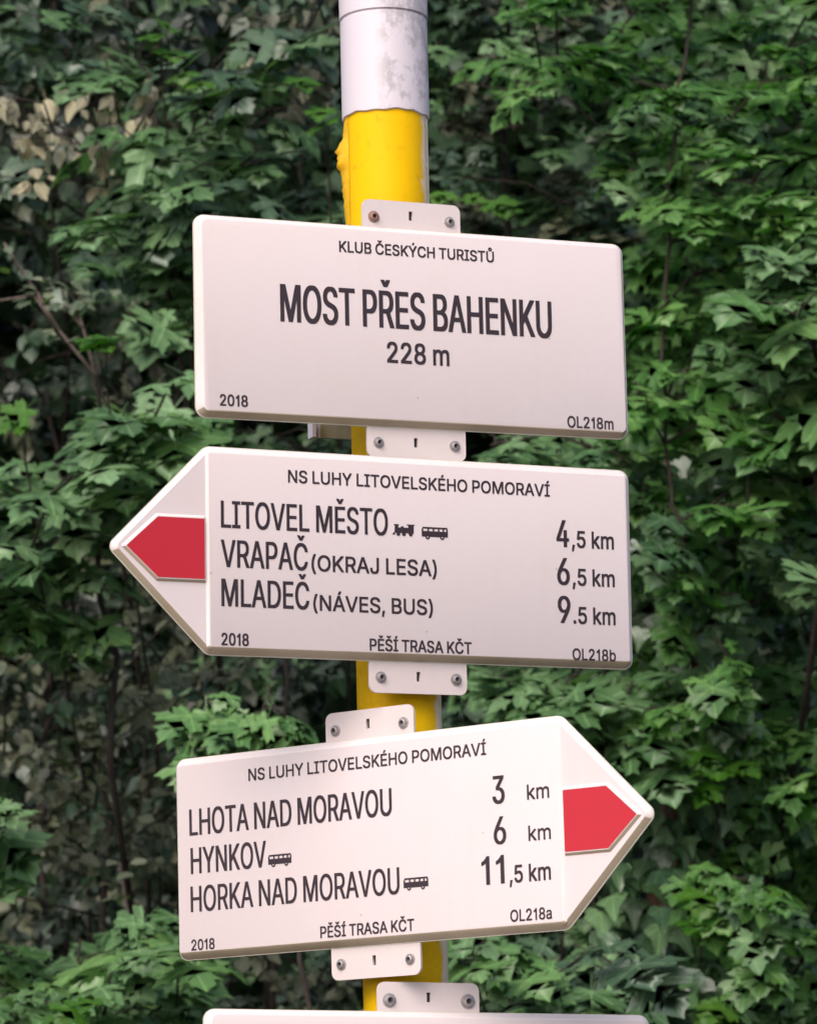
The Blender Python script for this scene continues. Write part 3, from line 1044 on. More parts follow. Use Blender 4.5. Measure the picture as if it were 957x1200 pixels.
GLYPHS = {
    '(': (273, [[89,207,90,235,92,264,96,293,101,324,107,354,114,384,122,413,132,441,142,468,153,494,164,517,177,539,236,539,223,512,212,485,201,457,191,428,182,399,174,370,167,342,161,313,157,285,154,258,152,232,151,207,152,184,154,161,156,138,160,115,165,91,172,67,179,42,188,16,198,-10,209,-38,222,-66,236,-96,177,-96,156,-59,139,-21,124,16,111,55,102,93,95,131,90,169]]),
    ')': (273, [[37,-96,52,-66,64,-37,76,-9,86,18,95,44,102,69,108,93,113,116,117,139,120,162,121,184,122,207,121,232,119,258,116,285,112,313,106,342,99,370,91,399,82,428,73,457,62,485,50,512,37,539,97,539,109,517,121,494,131,468,142,441,151,413,159,384,167,354,173,323,178,293,181,264,183,235,184,207,183,168,178,130,171,92,161,53,149,15,134,-22,117,-59,97,-96]]),
    ',': (188, [[38,-119,68,71,137,71,84,-119]]),
    '.': (188, [[95,-4,86,-4,78,-1,70,3,63,9,57,16,53,24,50,32,50,41,50,50,53,59,57,66,63,73,70,79,78,83,86,86,95,87,104,86,113,83,121,79,128,73,134,66,138,59,140,50,141,41,140,32,138,24,134,16,128,9,121,3,113,-1,104,-4]]),
    '0': (453, [[227,-7,199,-5,174,1,151,11,130,24,111,41,95,62,80,86,69,113,60,144,53,178,49,214,48,254,49,294,53,330,60,364,69,395,81,422,95,447,112,467,130,484,151,498,174,508,200,514,227,516,254,514,279,508,302,498,323,484,342,467,358,447,372,422,384,395,393,364,400,330,404,294,405,254,404,214,400,178,393,144,384,113,373,86,359,62,342,41,323,24,302,11,279,1,254,-5],[227,50,245,51,261,56,276,63,290,74,303,87,313,103,323,122,330,144,336,168,340,194,343,223,344,254,343,285,340,314,336,341,330,365,323,387,313,405,303,422,290,435,276,446,261,453,245,458,227,460,209,458,192,453,177,446,163,435,151,422,140,405,131,387,123,365,117,341,113,314,110,285,109,254,110,223,113,194,117,168,123,144,131,122,140,103,151,87,163,74,177,63,192,56,209,51]]),
    '1': (453, [[76,0,76,55,391,55,391,0],[276,509,276,0,212,0,212,448,209,448,86,358,86,427,198,509]]),
    '2': (453, [[64,0,64,47,234,229,248,243,261,257,272,270,282,282,291,294,299,305,305,316,311,327,315,337,318,348,320,360,320,371,319,385,317,397,313,408,308,419,301,428,293,436,283,443,273,449,262,454,250,457,237,459,224,460,209,459,196,457,184,453,172,447,162,441,153,433,145,424,139,413,134,402,130,390,128,376,127,362,66,362,67,384,71,405,77,424,86,442,98,459,111,473,126,486,143,496,162,505,182,511,203,514,225,516,247,514,268,511,288,505,306,497,323,486,337,474,350,461,361,445,370,428,376,411,380,392,381,372,380,358,378,345,375,331,371,318,365,304,357,290,347,275,336,259,322,241,306,223,288,202,267,180,153,60,153,57,389,57,389,0]]),
    '3': (453, [[218,-7,195,-6,173,-3,152,2,133,10,114,19,98,30,83,43,70,57,60,74,52,91,46,111,44,132,109,132,111,119,115,107,120,97,126,87,134,78,144,71,154,64,165,59,178,55,191,52,204,50,219,50,234,51,248,53,262,56,275,61,287,67,297,74,307,83,315,93,321,104,325,116,328,130,329,145,328,158,326,172,322,184,316,196,308,207,299,217,288,226,275,234,260,240,242,244,223,247,201,248,157,248,157,299,288,448,288,452,70,452,70,509,372,509,372,461,211,278,211,289,239,290,264,288,287,284,308,276,327,265,344,253,359,239,371,222,381,205,387,186,392,166,393,145,392,123,387,103,380,84,370,66,358,50,344,36,327,23,309,12,288,4,266,-2,243,-6]]),
    '4': (453, [[40,105,40,158,247,509,311,509,109,166,109,163,413,163,413,105],[282,0,282,121,282,146,282,318,343,318,343,0]]),
    '5': (453, [[221,-7,199,-6,178,-2,159,3,140,11,123,21,108,32,94,45,83,60,73,76,66,93,62,111,60,130,122,130,124,119,127,108,132,98,138,89,145,80,154,73,163,66,173,60,184,56,196,52,208,50,221,50,236,51,250,53,264,58,276,64,288,72,298,82,307,92,314,104,320,117,324,131,327,146,328,162,327,178,324,193,320,208,314,221,306,233,297,244,286,254,275,262,262,269,248,273,233,276,218,277,205,276,192,275,180,272,167,268,156,264,145,258,136,252,128,246,67,253,96,509,366,509,366,452,151,452,134,301,136,301,145,308,155,315,166,320,178,325,190,329,203,331,216,333,229,334,247,333,263,330,279,326,294,321,308,314,321,306,334,296,345,285,355,273,364,260,372,246,379,231,384,215,388,199,390,181,391,163,390,139,385,117,379,95,369,76,357,57,343,41,327,27,309,15,289,6,268,-1,245,-5]]),
    '6': (453, [[226,-7,203,-5,182,-1,161,5,142,15,125,26,109,40,96,56,84,74,75,94,69,115,65,138,64,162,65,180,68,199,73,219,80,239,89,261,102,285,118,311,137,340,252,509,322,509,151,261,145,261,149,268,154,275,159,281,165,288,172,293,179,299,187,303,196,307,205,310,214,312,224,314,235,314,257,313,278,309,298,303,316,295,332,284,346,271,359,257,370,240,378,221,384,201,388,180,389,157,388,134,384,112,377,92,368,73,356,55,343,39,327,26,310,14,291,5,271,-2,249,-6],[226,48,241,49,254,52,267,56,279,63,289,70,299,79,307,90,314,101,320,114,324,128,327,142,327,157,327,173,324,187,320,201,314,213,307,225,299,235,289,244,279,251,267,258,254,262,241,264,226,265,212,264,198,262,186,258,174,252,163,244,153,235,145,225,138,214,132,201,128,188,126,174,125,158,126,143,128,128,132,114,138,102,145,90,153,79,163,70,174,63,186,56,198,52,212,49]]),
    '8': (453, [[226,-7,201,-6,178,-2,156,3,136,11,117,21,101,33,86,47,74,62,64,78,57,96,53,115,52,135,53,151,55,166,59,181,65,195,72,208,81,220,90,231,101,241,113,249,125,256,139,261,153,265,153,267,135,273,119,282,105,293,93,308,83,324,76,342,72,360,70,380,72,399,75,417,82,434,90,450,101,464,114,477,129,488,146,498,164,506,184,511,204,514,226,516,248,514,269,511,288,506,306,498,323,488,337,477,350,464,361,450,370,434,377,417,380,399,382,380,380,361,376,342,369,324,359,308,347,293,333,282,318,273,300,267,300,265,314,261,327,256,339,249,351,241,362,231,372,220,380,208,387,195,393,181,397,166,400,151,401,135,399,115,395,96,388,78,378,62,366,47,352,33,335,21,317,11,296,3,275,-2,251,-6],[226,49,243,50,258,52,272,55,285,60,296,66,307,74,315,82,323,91,329,102,333,113,336,126,337,139,336,152,333,165,329,177,322,189,314,199,305,208,295,216,283,223,270,228,256,232,242,234,226,235,211,234,196,232,182,228,169,223,157,216,147,208,138,199,130,189,123,177,119,165,116,152,115,139,116,126,119,113,123,102,129,91,136,82,145,74,156,66,167,60,180,55,195,52,210,50],[226,290,239,290,252,292,263,296,274,300,284,306,293,313,300,321,307,330,312,341,316,351,318,363,319,376,318,388,316,399,313,410,308,420,301,429,294,437,285,444,275,449,264,454,252,457,240,459,226,460,213,459,200,457,188,454,177,449,167,444,159,437,151,429,145,420,139,410,136,399,134,388,133,376,134,363,136,351,139,341,145,330,151,321,159,313,168,306,178,300,189,296,201,292,213,290]]),
    '9': (453, [[226,516,249,514,271,510,291,503,310,494,328,482,343,468,356,452,368,434,377,414,384,393,388,371,389,347,388,328,385,309,380,290,373,270,363,248,350,224,334,197,315,168,200,0,130,0,301,248,307,248,303,240,299,234,294,227,287,221,281,215,273,210,265,206,257,202,248,199,238,196,228,195,218,195,195,196,175,199,155,206,137,214,121,225,106,237,94,252,83,269,74,287,68,307,65,329,64,352,65,375,69,397,75,417,85,436,96,454,110,469,125,483,143,494,162,504,182,510,203,514],[226,460,212,459,199,457,186,452,174,446,163,438,154,429,145,419,138,407,133,395,129,381,126,367,125,352,126,336,129,322,133,308,138,295,145,284,154,274,163,265,174,257,186,251,199,247,212,244,226,243,240,244,254,247,267,251,279,257,289,265,299,273,307,284,314,295,320,308,324,321,327,335,327,350,327,366,324,381,320,394,314,407,307,419,299,429,290,438,279,446,267,452,254,457,241,459]]),
    'A': (480, [[16,0,201,509,276,509,463,0,395,0,287,302,282,317,276,334,270,352,264,372,257,394,250,420,241,447,232,478,245,478,236,447,228,419,220,393,213,371,206,351,201,333,195,317,191,302,85,0],[110,142,110,199,370,199,370,142]]),
    'B': (456, [[60,0,60,509,241,509,266,508,289,504,310,499,329,491,345,481,359,469,371,456,381,442,388,426,394,410,397,392,398,374,397,358,395,344,392,331,387,320,380,310,373,301,365,293,356,286,347,280,336,275,326,270,315,267,315,262,327,261,339,257,351,252,363,245,374,237,385,227,394,216,402,203,409,189,414,173,417,155,418,136,417,117,413,100,408,83,400,67,390,52,377,39,362,28,344,18,324,10,301,4,275,1,247,0],[125,57,245,57,272,58,296,63,315,70,330,80,341,92,349,105,354,120,355,137,355,149,352,161,348,173,342,184,335,194,327,203,317,211,306,218,293,224,279,228,264,230,248,231,125,231],[125,285,238,285,252,286,265,288,277,291,288,296,299,302,308,309,316,317,323,326,329,337,333,348,335,359,336,372,334,388,330,403,323,417,313,429,299,439,283,446,263,450,240,452,125,452]]),
    'C': (510, [[267,-7,235,-5,205,1,177,11,150,25,126,42,104,63,86,88,70,115,57,146,48,179,42,215,40,254,42,293,48,329,57,362,70,393,86,421,104,445,126,466,150,484,177,498,205,508,235,514,267,516,286,515,305,513,323,509,340,504,357,498,373,490,388,481,402,471,415,460,427,447,438,433,448,418,456,402,463,385,469,367,473,348,408,348,405,361,401,373,395,384,389,395,382,404,375,413,366,421,357,428,348,435,337,440,327,445,315,449,304,452,292,454,280,455,267,456,245,454,223,450,203,443,184,432,166,419,150,403,137,385,125,364,116,340,109,314,105,285,103,254,105,223,109,194,116,168,125,145,137,123,151,105,166,89,184,76,203,66,223,59,245,54,267,53,280,53,292,55,304,57,315,60,327,64,337,69,348,74,357,81,366,88,375,96,382,105,389,114,395,125,401,136,405,148,408,160,473,160,469,142,463,124,457,107,448,91,438,76,428,62,416,49,402,38,388,28,373,19,357,11,341,5,323,0,305,-4,286,-6]]),
    'D': (502, [[219,0,96,0,96,57,215,57,244,58,272,63,296,70,318,81,337,94,354,110,368,128,379,149,388,172,394,198,398,226,399,255,398,285,394,312,388,337,379,361,368,381,354,399,338,415,320,428,299,438,275,446,249,450,221,452,93,452,93,509,225,509,261,507,294,501,325,492,353,478,377,461,399,441,418,418,433,391,446,361,455,329,460,293,462,255,460,217,455,181,446,149,433,119,417,92,398,68,376,48,351,31,322,17,291,8,256,2],[125,509,125,0,60,0,60,509]]),
    'E': (419, [[60,0,60,509,372,509,372,452,125,452,125,286,355,286,355,229,125,229,125,57,375,57,375,0]]),
    'H': (517, [[60,0,60,509,125,509,125,289,392,289,392,509,457,509,457,0,392,0,392,232,125,232,125,0]]),
    'I': (300, [[31,0,31,57,118,57,118,452,31,452,31,509,269,509,269,452,183,452,183,57,269,57,269,0]]),
    'J': (396, [[185,-7,153,-4,124,3,98,15,75,33,57,55,44,81,36,111,33,145,33,173,98,173,98,145,99,123,104,104,111,88,122,74,134,64,149,56,166,51,185,50,204,51,220,56,235,64,248,74,258,88,266,104,270,123,272,145,272,509,336,509,336,145,334,111,326,81,313,55,294,33,271,15,246,3,217,-4]]),
    'K': (467, [[104,145,104,216,113,228,122,239,130,250,139,261,148,272,157,282,165,293,174,303,184,314,193,324,202,334,212,344,364,509,448,509,231,276,228,276],[60,0,60,509,125,509,125,334,124,225,125,193,125,0],[372,0,188,259,228,309,449,0]]),
    'L': (393, [[60,0,60,509,125,509,125,57,361,57,361,0]]),
    'M': (628, [[60,0,60,509,152,509,277,187,280,181,282,174,285,167,287,159,299,123,302,113,305,103,308,93,311,84,314,74,317,65,319,57,322,49,307,49,318,83,330,121,333,131,336,140,339,149,342,158,345,167,348,174,350,181,352,187,476,509,568,509,568,0,504,0,504,291,504,327,505,337,505,347,505,358,505,369,506,413,507,457,513,457,509,445,505,433,502,421,498,409,482,363,478,352,474,341,471,331,467,322,464,313,461,305,458,297,456,291,342,0,286,0,170,291,168,297,165,304,162,312,159,321,145,361,141,372,137,384,133,396,129,408,125,420,121,432,116,445,112,457,119,457,120,416,121,372,122,328,122,318,122,309,122,300,122,291,122,0]]),
    'N': (523, [[60,0,60,509,136,509,343,183,347,176,352,169,357,160,363,151,369,141,375,130,381,119,388,107,394,94,401,82,407,68,414,55,405,54,403,68,402,81,401,95,401,108,400,121,400,134,399,146,399,157,399,195,399,509,463,509,463,0,387,0,202,290,196,300,190,310,184,320,177,331,171,342,164,354,156,367,148,381,108,452,119,454,122,384,123,368,123,354,124,340,124,328,125,317,125,307,125,298,125,291,125,0]]),
    'O': (533, [[267,-7,235,-5,205,1,177,11,150,25,126,42,105,63,86,88,70,115,57,146,48,179,42,215,40,254,42,293,48,329,57,362,70,393,86,421,105,445,126,466,150,484,177,498,205,508,235,514,267,516,299,514,329,508,357,498,384,484,408,466,429,445,448,421,464,393,477,362,486,329,491,293,493,254,491,215,486,179,477,146,464,115,448,88,429,63,408,42,384,25,357,11,329,1,299,-5],[267,53,289,54,310,59,330,66,349,76,367,89,383,105,396,123,408,144,418,168,425,194,429,223,430,254,429,286,425,314,418,341,408,365,396,386,383,404,367,420,349,433,330,443,310,450,289,454,267,456,245,454,223,450,203,443,184,433,167,420,151,404,137,385,125,364,116,340,109,314,105,285,103,254,105,223,109,194,116,168,125,144,137,123,151,105,167,89,184,76,203,66,223,59,245,54]]),
    'P': (445, [[60,0,60,509,235,509,263,507,289,503,312,497,332,487,350,476,366,462,379,447,390,430,398,411,404,391,407,370,409,348,407,325,404,304,398,284,390,265,379,248,366,233,350,219,332,207,312,198,289,191,263,187,235,186,109,186,109,242,233,242,252,243,269,246,284,250,297,256,308,264,318,272,327,282,333,294,338,306,342,319,344,333,344,348,344,362,342,376,338,389,333,402,326,413,318,423,308,431,297,439,284,444,268,449,251,451,232,452,125,452,125,0]]),
    'R': (449, [[60,0,60,509,236,509,264,507,290,504,313,497,333,489,351,478,367,465,380,450,390,433,399,415,405,395,408,374,409,352,408,330,405,309,399,290,390,271,380,255,367,240,351,228,333,217,312,209,289,203,264,199,236,198,96,198,96,255,234,255,252,256,269,258,284,262,298,267,309,273,319,281,327,290,334,300,339,312,342,324,344,338,345,352,344,367,342,380,339,393,334,405,327,415,319,425,309,433,298,440,284,445,269,449,252,451,233,452,125,452,125,0],[353,0,230,229,303,229,428,0]]),
    'S': (447, [[224,-9,197,-8,172,-4,149,1,128,9,108,19,91,31,76,45,64,60,54,77,46,96,41,115,38,137,104,137,107,123,110,110,116,98,123,88,132,79,142,71,154,64,166,59,180,55,194,52,209,50,224,49,241,50,257,52,272,55,286,60,299,66,311,74,321,82,329,92,336,102,341,114,345,126,346,139,345,151,342,161,338,171,332,179,325,186,316,193,307,199,296,205,284,209,272,214,259,218,245,222,184,239,154,249,128,260,105,274,86,289,71,307,60,326,54,348,52,372,53,393,58,413,65,431,75,448,87,463,102,476,119,488,138,498,158,506,180,511,203,514,227,516,252,514,275,511,296,505,316,498,334,488,351,476,365,463,377,449,387,433,394,415,399,397,401,378,337,378,334,396,326,412,316,426,302,437,286,447,267,453,247,457,225,459,209,458,194,456,180,452,167,448,156,442,145,435,136,427,129,418,123,409,118,398,116,387,115,376,116,363,119,352,124,342,131,334,139,326,148,319,158,313,169,308,180,304,191,300,202,296,212,293,264,279,276,276,287,272,299,268,312,264,324,258,336,252,347,245,359,238,369,229,379,220,387,209,395,198,401,185,405,171,407,155,408,139,407,118,403,99,396,81,386,64,374,48,360,34,343,21,323,11,302,2,278,-4,252,-8]]),
    'T': (449, [[32,452,32,509,417,509,417,452,257,452,257,0,193,0,193,452]]),
    'U': (517, [[259,-8,230,-7,203,-2,177,5,154,15,133,28,114,43,98,60,85,80,74,101,66,124,62,148,60,173,60,509,124,509,124,178,125,160,128,144,133,128,141,113,150,99,160,87,173,77,187,68,203,61,220,56,239,53,259,52,279,53,298,56,315,61,331,68,345,77,357,87,368,99,377,113,384,128,389,144,392,160,393,178,393,509,457,509,457,173,456,148,451,124,443,101,433,80,419,60,403,43,384,28,363,15,340,5,315,-2,288,-7]]),
    'V': (480, [[204,0,16,509,84,509,192,206,197,192,203,176,209,158,215,137,222,115,230,89,239,61,248,31,235,31,244,62,252,90,260,115,267,138,274,158,279,176,285,192,290,206,395,509,463,509,278,0]]),
    'Y': (472, [[203,0,203,208,16,509,91,509,192,344,200,331,208,318,215,305,222,292,229,279,236,264,243,248,250,230,224,230,231,248,237,265,244,280,251,293,258,306,265,318,273,331,280,344,381,509,455,509,268,208,268,0]]),
    'a': (389, [[160,-9,142,-8,126,-5,110,-1,94,5,80,12,68,22,57,32,48,45,40,58,35,73,31,90,30,108,31,123,34,138,38,150,43,161,50,171,58,179,67,187,78,193,89,199,100,203,112,207,125,211,138,213,152,216,165,218,178,220,194,222,209,224,222,225,234,227,244,228,252,230,259,232,265,235,270,238,273,243,275,248,276,255,276,257,275,268,273,279,271,288,267,297,262,304,256,311,248,317,240,322,230,326,220,329,208,330,196,331,183,330,171,329,159,326,149,322,140,318,132,313,124,307,118,301,112,294,107,288,103,281,100,274,41,291,48,308,57,322,67,335,79,346,91,355,104,364,118,370,133,375,148,379,163,382,179,384,194,384,204,384,215,383,227,382,239,379,251,376,263,372,275,367,286,360,296,353,306,343,315,333,322,320,329,306,333,290,336,272,337,251,337,0,277,0,277,52,272,52,269,45,264,38,258,32,252,25,244,18,236,12,226,6,215,1,203,-3,190,-6,176,-8],[170,45,187,46,202,49,216,53,228,59,239,66,248,74,257,83,263,93,269,104,272,115,275,126,276,138,276,190,273,188,270,186,265,184,259,182,253,180,246,179,239,177,231,176,223,175,216,173,208,172,200,171,175,168,165,166,154,164,144,162,134,159,125,155,117,150,110,145,103,139,98,132,95,124,93,115,92,105,92,95,94,87,98,79,102,72,107,66,114,61,121,56,130,52,139,49,149,47,159,46]]),
    'b': (424, [[229,-8,213,-7,198,-5,184,-1,172,4,162,10,153,17,145,24,138,31,132,39,127,46,122,53,118,59,112,59,112,0,53,0,53,509,114,509,114,319,118,319,122,325,127,331,132,338,137,346,144,353,152,360,161,367,171,373,183,378,197,381,212,384,229,384,252,383,274,378,294,371,313,361,330,347,345,332,359,313,370,293,379,270,385,245,389,218,390,189,389,160,385,133,379,108,370,84,359,64,346,45,330,29,313,16,294,5,274,-2,252,-7],[220,47,237,48,253,51,267,57,279,66,291,76,301,88,309,101,316,117,321,133,325,151,327,170,328,189,327,209,325,227,321,245,316,261,309,276,301,290,291,301,280,311,267,319,253,325,237,329,220,330,203,329,188,325,174,320,161,312,150,302,140,291,132,278,125,263,120,247,116,229,113,210,113,189,113,169,116,150,120,132,125,115,132,100,140,86,150,75,162,65,174,57,188,51,204,48]]),
    'k': (381, [[110,137,110,212,121,212,284,379,360,379,184,199,177,199],[53,0,53,509,114,509,114,0],[294,0,148,186,191,229,372,0]]),
    'm': (610, [[53,0,53,379,112,379,112,295,108,295,112,310,118,323,125,335,132,346,141,355,151,363,161,370,172,376,183,380,195,384,207,386,219,386,239,385,257,380,273,372,287,361,299,347,309,331,316,314,321,295,312,295,317,308,322,321,329,332,337,343,347,353,357,361,368,369,381,375,394,380,407,383,422,385,437,386,453,385,468,383,483,378,497,372,510,364,522,354,532,342,541,328,548,313,553,296,556,276,557,255,557,0,496,0,496,254,494,273,490,289,483,302,473,313,460,321,447,326,433,329,419,330,406,330,395,328,384,324,374,320,365,314,358,307,351,299,345,290,341,280,338,270,336,259,335,247,335,0,274,0,274,260,273,275,269,288,262,301,253,311,242,320,229,326,215,329,199,330,188,330,178,328,168,325,158,320,148,314,140,307,132,299,126,289,121,278,117,266,114,253,114,238,114,0]]),
    'Á': (480, [[16,0,201,509,276,509,463,0,395,0,287,302,282,317,276,334,270,352,264,372,257,394,250,420,241,447,232,478,245,478,236,447,228,419,220,393,213,371,206,351,201,333,195,317,191,302,85,0],[110,142,110,199,370,199,370,142],[213,558,260,659,329,659,263,558]]),
    'É': (419, [[60,0,60,509,372,509,372,452,125,452,125,286,355,286,355,229,125,229,125,57,375,57,375,0],[191,558,239,659,307,659,241,558]]),
    'Í': (300, [[31,0,31,57,118,57,118,452,31,452,31,509,269,509,269,452,183,452,183,57,269,57,269,0],[124,558,171,659,240,659,174,558]]),
    'Ý': (472, [[203,0,203,208,16,509,91,509,192,344,200,331,208,318,215,305,222,292,229,279,236,264,243,248,250,230,224,230,231,248,237,265,244,280,251,293,258,306,265,318,273,331,280,344,381,509,455,509,268,208,268,0],[209,558,257,659,325,659,259,558]]),
    'Č': (510, [[267,-7,235,-5,205,1,177,11,150,25,126,42,104,63,86,88,70,115,57,146,48,179,42,215,40,254,42,293,48,329,57,362,70,393,86,421,104,445,126,466,150,484,177,498,205,508,235,514,267,516,286,515,305,513,323,509,340,504,357,498,373,490,388,481,402,471,415,460,427,447,438,433,448,418,456,402,463,385,469,367,473,348,408,348,405,361,401,373,395,384,389,395,382,404,375,413,366,421,357,428,348,435,337,440,327,445,315,449,304,452,292,454,280,455,267,456,245,454,223,450,203,443,184,432,166,419,150,403,137,385,125,364,116,340,109,314,105,285,103,254,105,223,109,194,116,168,125,145,137,123,151,105,166,89,184,76,203,66,223,59,245,54,267,53,280,53,292,55,304,57,315,60,327,64,337,69,348,74,357,81,366,88,375,96,382,105,389,114,395,125,401,136,405,148,408,160,473,160,469,142,463,124,457,107,448,91,438,76,428,62,416,49,402,38,388,28,373,19,357,11,341,5,323,0,305,-4,286,-6],[217,659,266,599,315,659,376,659,376,656,295,565,237,565,157,656,157,659]]),
    'Ě': (419, [[60,0,60,509,372,509,372,452,125,452,125,286,355,286,355,229,125,229,125,57,375,57,375,0],[169,659,218,599,266,659,327,659,327,656,247,565,189,565,109,656,109,659]]),
    'Ř': (449, [[60,0,60,509,236,509,264,507,290,504,313,497,333,489,351,478,367,465,380,450,390,433,399,415,405,395,408,374,409,352,408,330,405,309,399,290,390,271,380,255,367,240,351,228,333,217,312,209,289,203,264,199,236,198,96,198,96,255,234,255,252,256,269,258,284,262,298,267,309,273,319,281,327,290,334,300,339,312,342,324,344,338,345,352,344,367,342,380,339,393,334,405,327,415,319,425,309,433,298,440,284,445,269,449,252,451,233,452,125,452,125,0],[353,0,230,229,303,229,428,0],[173,659,222,599,270,659,332,659,332,656,251,565,193,565,113,656,113,659]]),
    'Š': (447, [[224,-9,197,-8,172,-4,149,1,128,9,108,19,91,31,76,45,64,60,54,77,46,96,41,115,38,137,104,137,107,123,110,110,116,98,123,88,132,79,142,71,154,64,166,59,180,55,194,52,209,50,224,49,241,50,257,52,272,55,286,60,299,66,311,74,321,82,329,92,336,102,341,114,345,126,346,139,345,151,342,161,338,171,332,179,325,186,316,193,307,199,296,205,284,209,272,214,259,218,245,222,184,239,154,249,128,260,105,274,86,289,71,307,60,326,54,348,52,372,53,393,58,413,65,431,75,448,87,463,102,476,119,488,138,498,158,506,180,511,203,514,227,516,252,514,275,511,296,505,316,498,334,488,351,476,365,463,377,449,387,433,394,415,399,397,401,378,337,378,334,396,326,412,316,426,302,437,286,447,267,453,247,457,225,459,209,458,194,456,180,452,167,448,156,442,145,435,136,427,129,418,123,409,118,398,116,387,115,376,116,363,119,352,124,342,131,334,139,326,148,319,158,313,169,308,180,304,191,300,202,296,212,293,264,279,276,276,287,272,299,268,312,264,324,258,336,252,347,245,359,238,369,229,379,220,387,209,395,198,401,185,405,171,407,155,408,139,407,118,403,99,396,81,386,64,374,48,360,34,343,21,323,11,302,2,278,-4,252,-8],[173,659,223,599,271,659,332,659,332,656,252,565,194,565,113,656,113,659]]),
    'Ů': (517, [[259,-8,230,-7,203,-2,177,5,154,15,133,28,114,43,98,60,85,80,74,101,66,124,62,148,60,173,60,509,124,509,124,178,125,160,128,144,133,128,141,113,150,99,160,87,173,77,187,68,203,61,220,56,239,53,259,52,279,53,298,56,315,61,331,68,345,77,357,87,368,99,377,113,384,128,389,144,392,160,393,178,393,509,457,509,457,173,456,148,451,124,443,101,433,80,419,60,403,43,384,28,363,15,340,5,315,-2,288,-7],[259,527,247,528,235,530,224,534,214,539,204,545,196,553,188,561,182,570,177,580,173,590,170,601,170,612,170,624,173,635,177,646,182,656,188,665,196,673,204,680,214,686,224,691,235,694,247,696,259,697,271,696,282,694,293,691,304,686,313,680,322,673,329,665,336,656,341,646,345,635,347,624,348,612,347,601,345,590,341,580,336,570,329,561,322,553,313,545,304,539,293,534,282,530,271,528],[259,571,267,571,275,574,282,577,289,583,294,589,298,596,300,604,301,612,300,621,298,629,294,636,289,643,282,648,275,652,267,654,259,655,250,654,243,652,236,648,229,643,224,636,220,629,218,621,217,612,218,604,220,596,224,589,229,583,236,577,243,574,250,571]]),
}

SPACE = 165
GLYPHS['M'] = (628, [[60, 0, 60, 509, 158, 509, 314, 100, 470, 509, 568, 509, 568, 0, 505, 0, 505, 425, 345, 0, 283, 0, 123, 425, 123, 0]])
GLYPHS['K'] = (467, [[60, 0, 60, 509, 125, 509, 125, 250, 364, 509, 448, 509, 240, 285, 449, 0, 372, 0, 196, 238, 125, 165, 125, 0]])
for _c in 'PRŘ':                       # close the bowls into a clean outline with a counter
    _out = []
    for _r in GLYPHS[_c][1]:
        _k = [i for i in range(0, len(_r), 2) if _r[i] in (109, 96) and _r[i + 1] in (186, 198)]
        if _k:
            _k = _k[0]
            _y = _r[_k + 1]
            _out.append(_r[:_k] + [125, _y, 125, 0])
            _out.append([125, _y + 57] + _r[_k + 4:-2])
        else:
            _out.append(_r)
    GLYPHS[_c] = (GLYPHS[_c][0], _out)
GLYPHS['1'] = (330, [[170, 0, 170, 395, 115, 362, 70, 345, 70, 405, 120, 430, 165, 470, 190, 509, 240, 509, 240, 0]])


def lettering(s, u0, u1, v, cap, parent, h, weight=0.172, label=None):
    """one line of print: glyph outlines laid out, fitted between u0 and u1, strokes thickened sideways"""
    rings = []
    x = 0
    for ch in s:
        if ch == ' ':
            x += SPACE
            continue
        adv, rs = GLYPHS[ch]
        for r in rs:
            rings.append(np.array(r, float).reshape(-1, 2) + (x, 0))
        x += adv
    lo = min(r[:, 0].min() for r in rings); hi = max(r[:, 0].max() for r in rings)
    k = cap / 509.0
    fx = (u1 - u0) / (hi - lo)
    d = max(0.0, (weight * cap - 65 * fx) / 2)
    fx = (u1 - u0 - 2 * d) / (hi - lo)
    V, F = [], []
    outer, holes = [], []
    for r in rings:
        q = np.stack([u0 + d + (r[:, 0] - lo) * fx, v + r[:, 1] * k], 1)
        area = (q[:, 0] * np.roll(q[:, 1], -1) - np.roll(q[:, 0], -1) * q[:, 1]).sum()
        (outer if area < 0 else holes).append(q)

    def inside(p, poly):
        x, y = p
        x0, y0 = poly[:, 0], poly[:, 1]
        x1, y1 = np.roll(x0, -1), np.roll(y0, -1)
        m = (y0 > y) != (y1 > y)
        return (np.count_nonzero(m & (x < (x1 - x0) * (y - y0) / np.where(m, y1 - y0, 1) + x0)) % 2) == 1
    e = 0.024 * cap if cap < 0.025 else 0.006 * cap
    shifts = ((-d, e), (-d, -e), (d, e), (d, -e), (0.0, 0.0))
    for n_, q in enumerate(outer):
        loops = [q] + [w for w in holes if inside(w[0], q)]
        tri = tessellate_polygon([[Vector((x * 100, y * 100, 0)) for x, y in lp] for lp in loops])
        for si, (sx, sy) in enumerate(shifts):              # the stroke thickened sideways
            o0 = len(V)
            for lp in loops:
                V += [(x + sx, -h - 0.000012 * (n_ % 4) - 0.000004 * si, y + sy) for x, y in lp]
            F += [tuple(o0 + t for t in tr) for tr in tri]
    me = mesh('lettering', V, F)
    me.name = 'lettering'
    o = link('lettering', me, M['ink'], parent)
    if label: o['label'] = label
    return o


def poly_obj(name, polys, h, mat, parent, th=0.0003):
    """flat print built of several outlines in board coordinates"""
    V, F = [], []
    for pl in polys:
        o = len(V)
        n = len(pl)
        V += [(x, -h, z) for x, z in pl]
        F.append(tuple(o + i for i in range(n)))
    return link(name, mesh(name, V, F), mat, parent)


def disc(cx, cz, r, n=12):
    return [(cx + r * math.cos(2 * math.pi * k / n), cz + r * math.sin(2 * math.pi * k / n)) for k in range(n)]


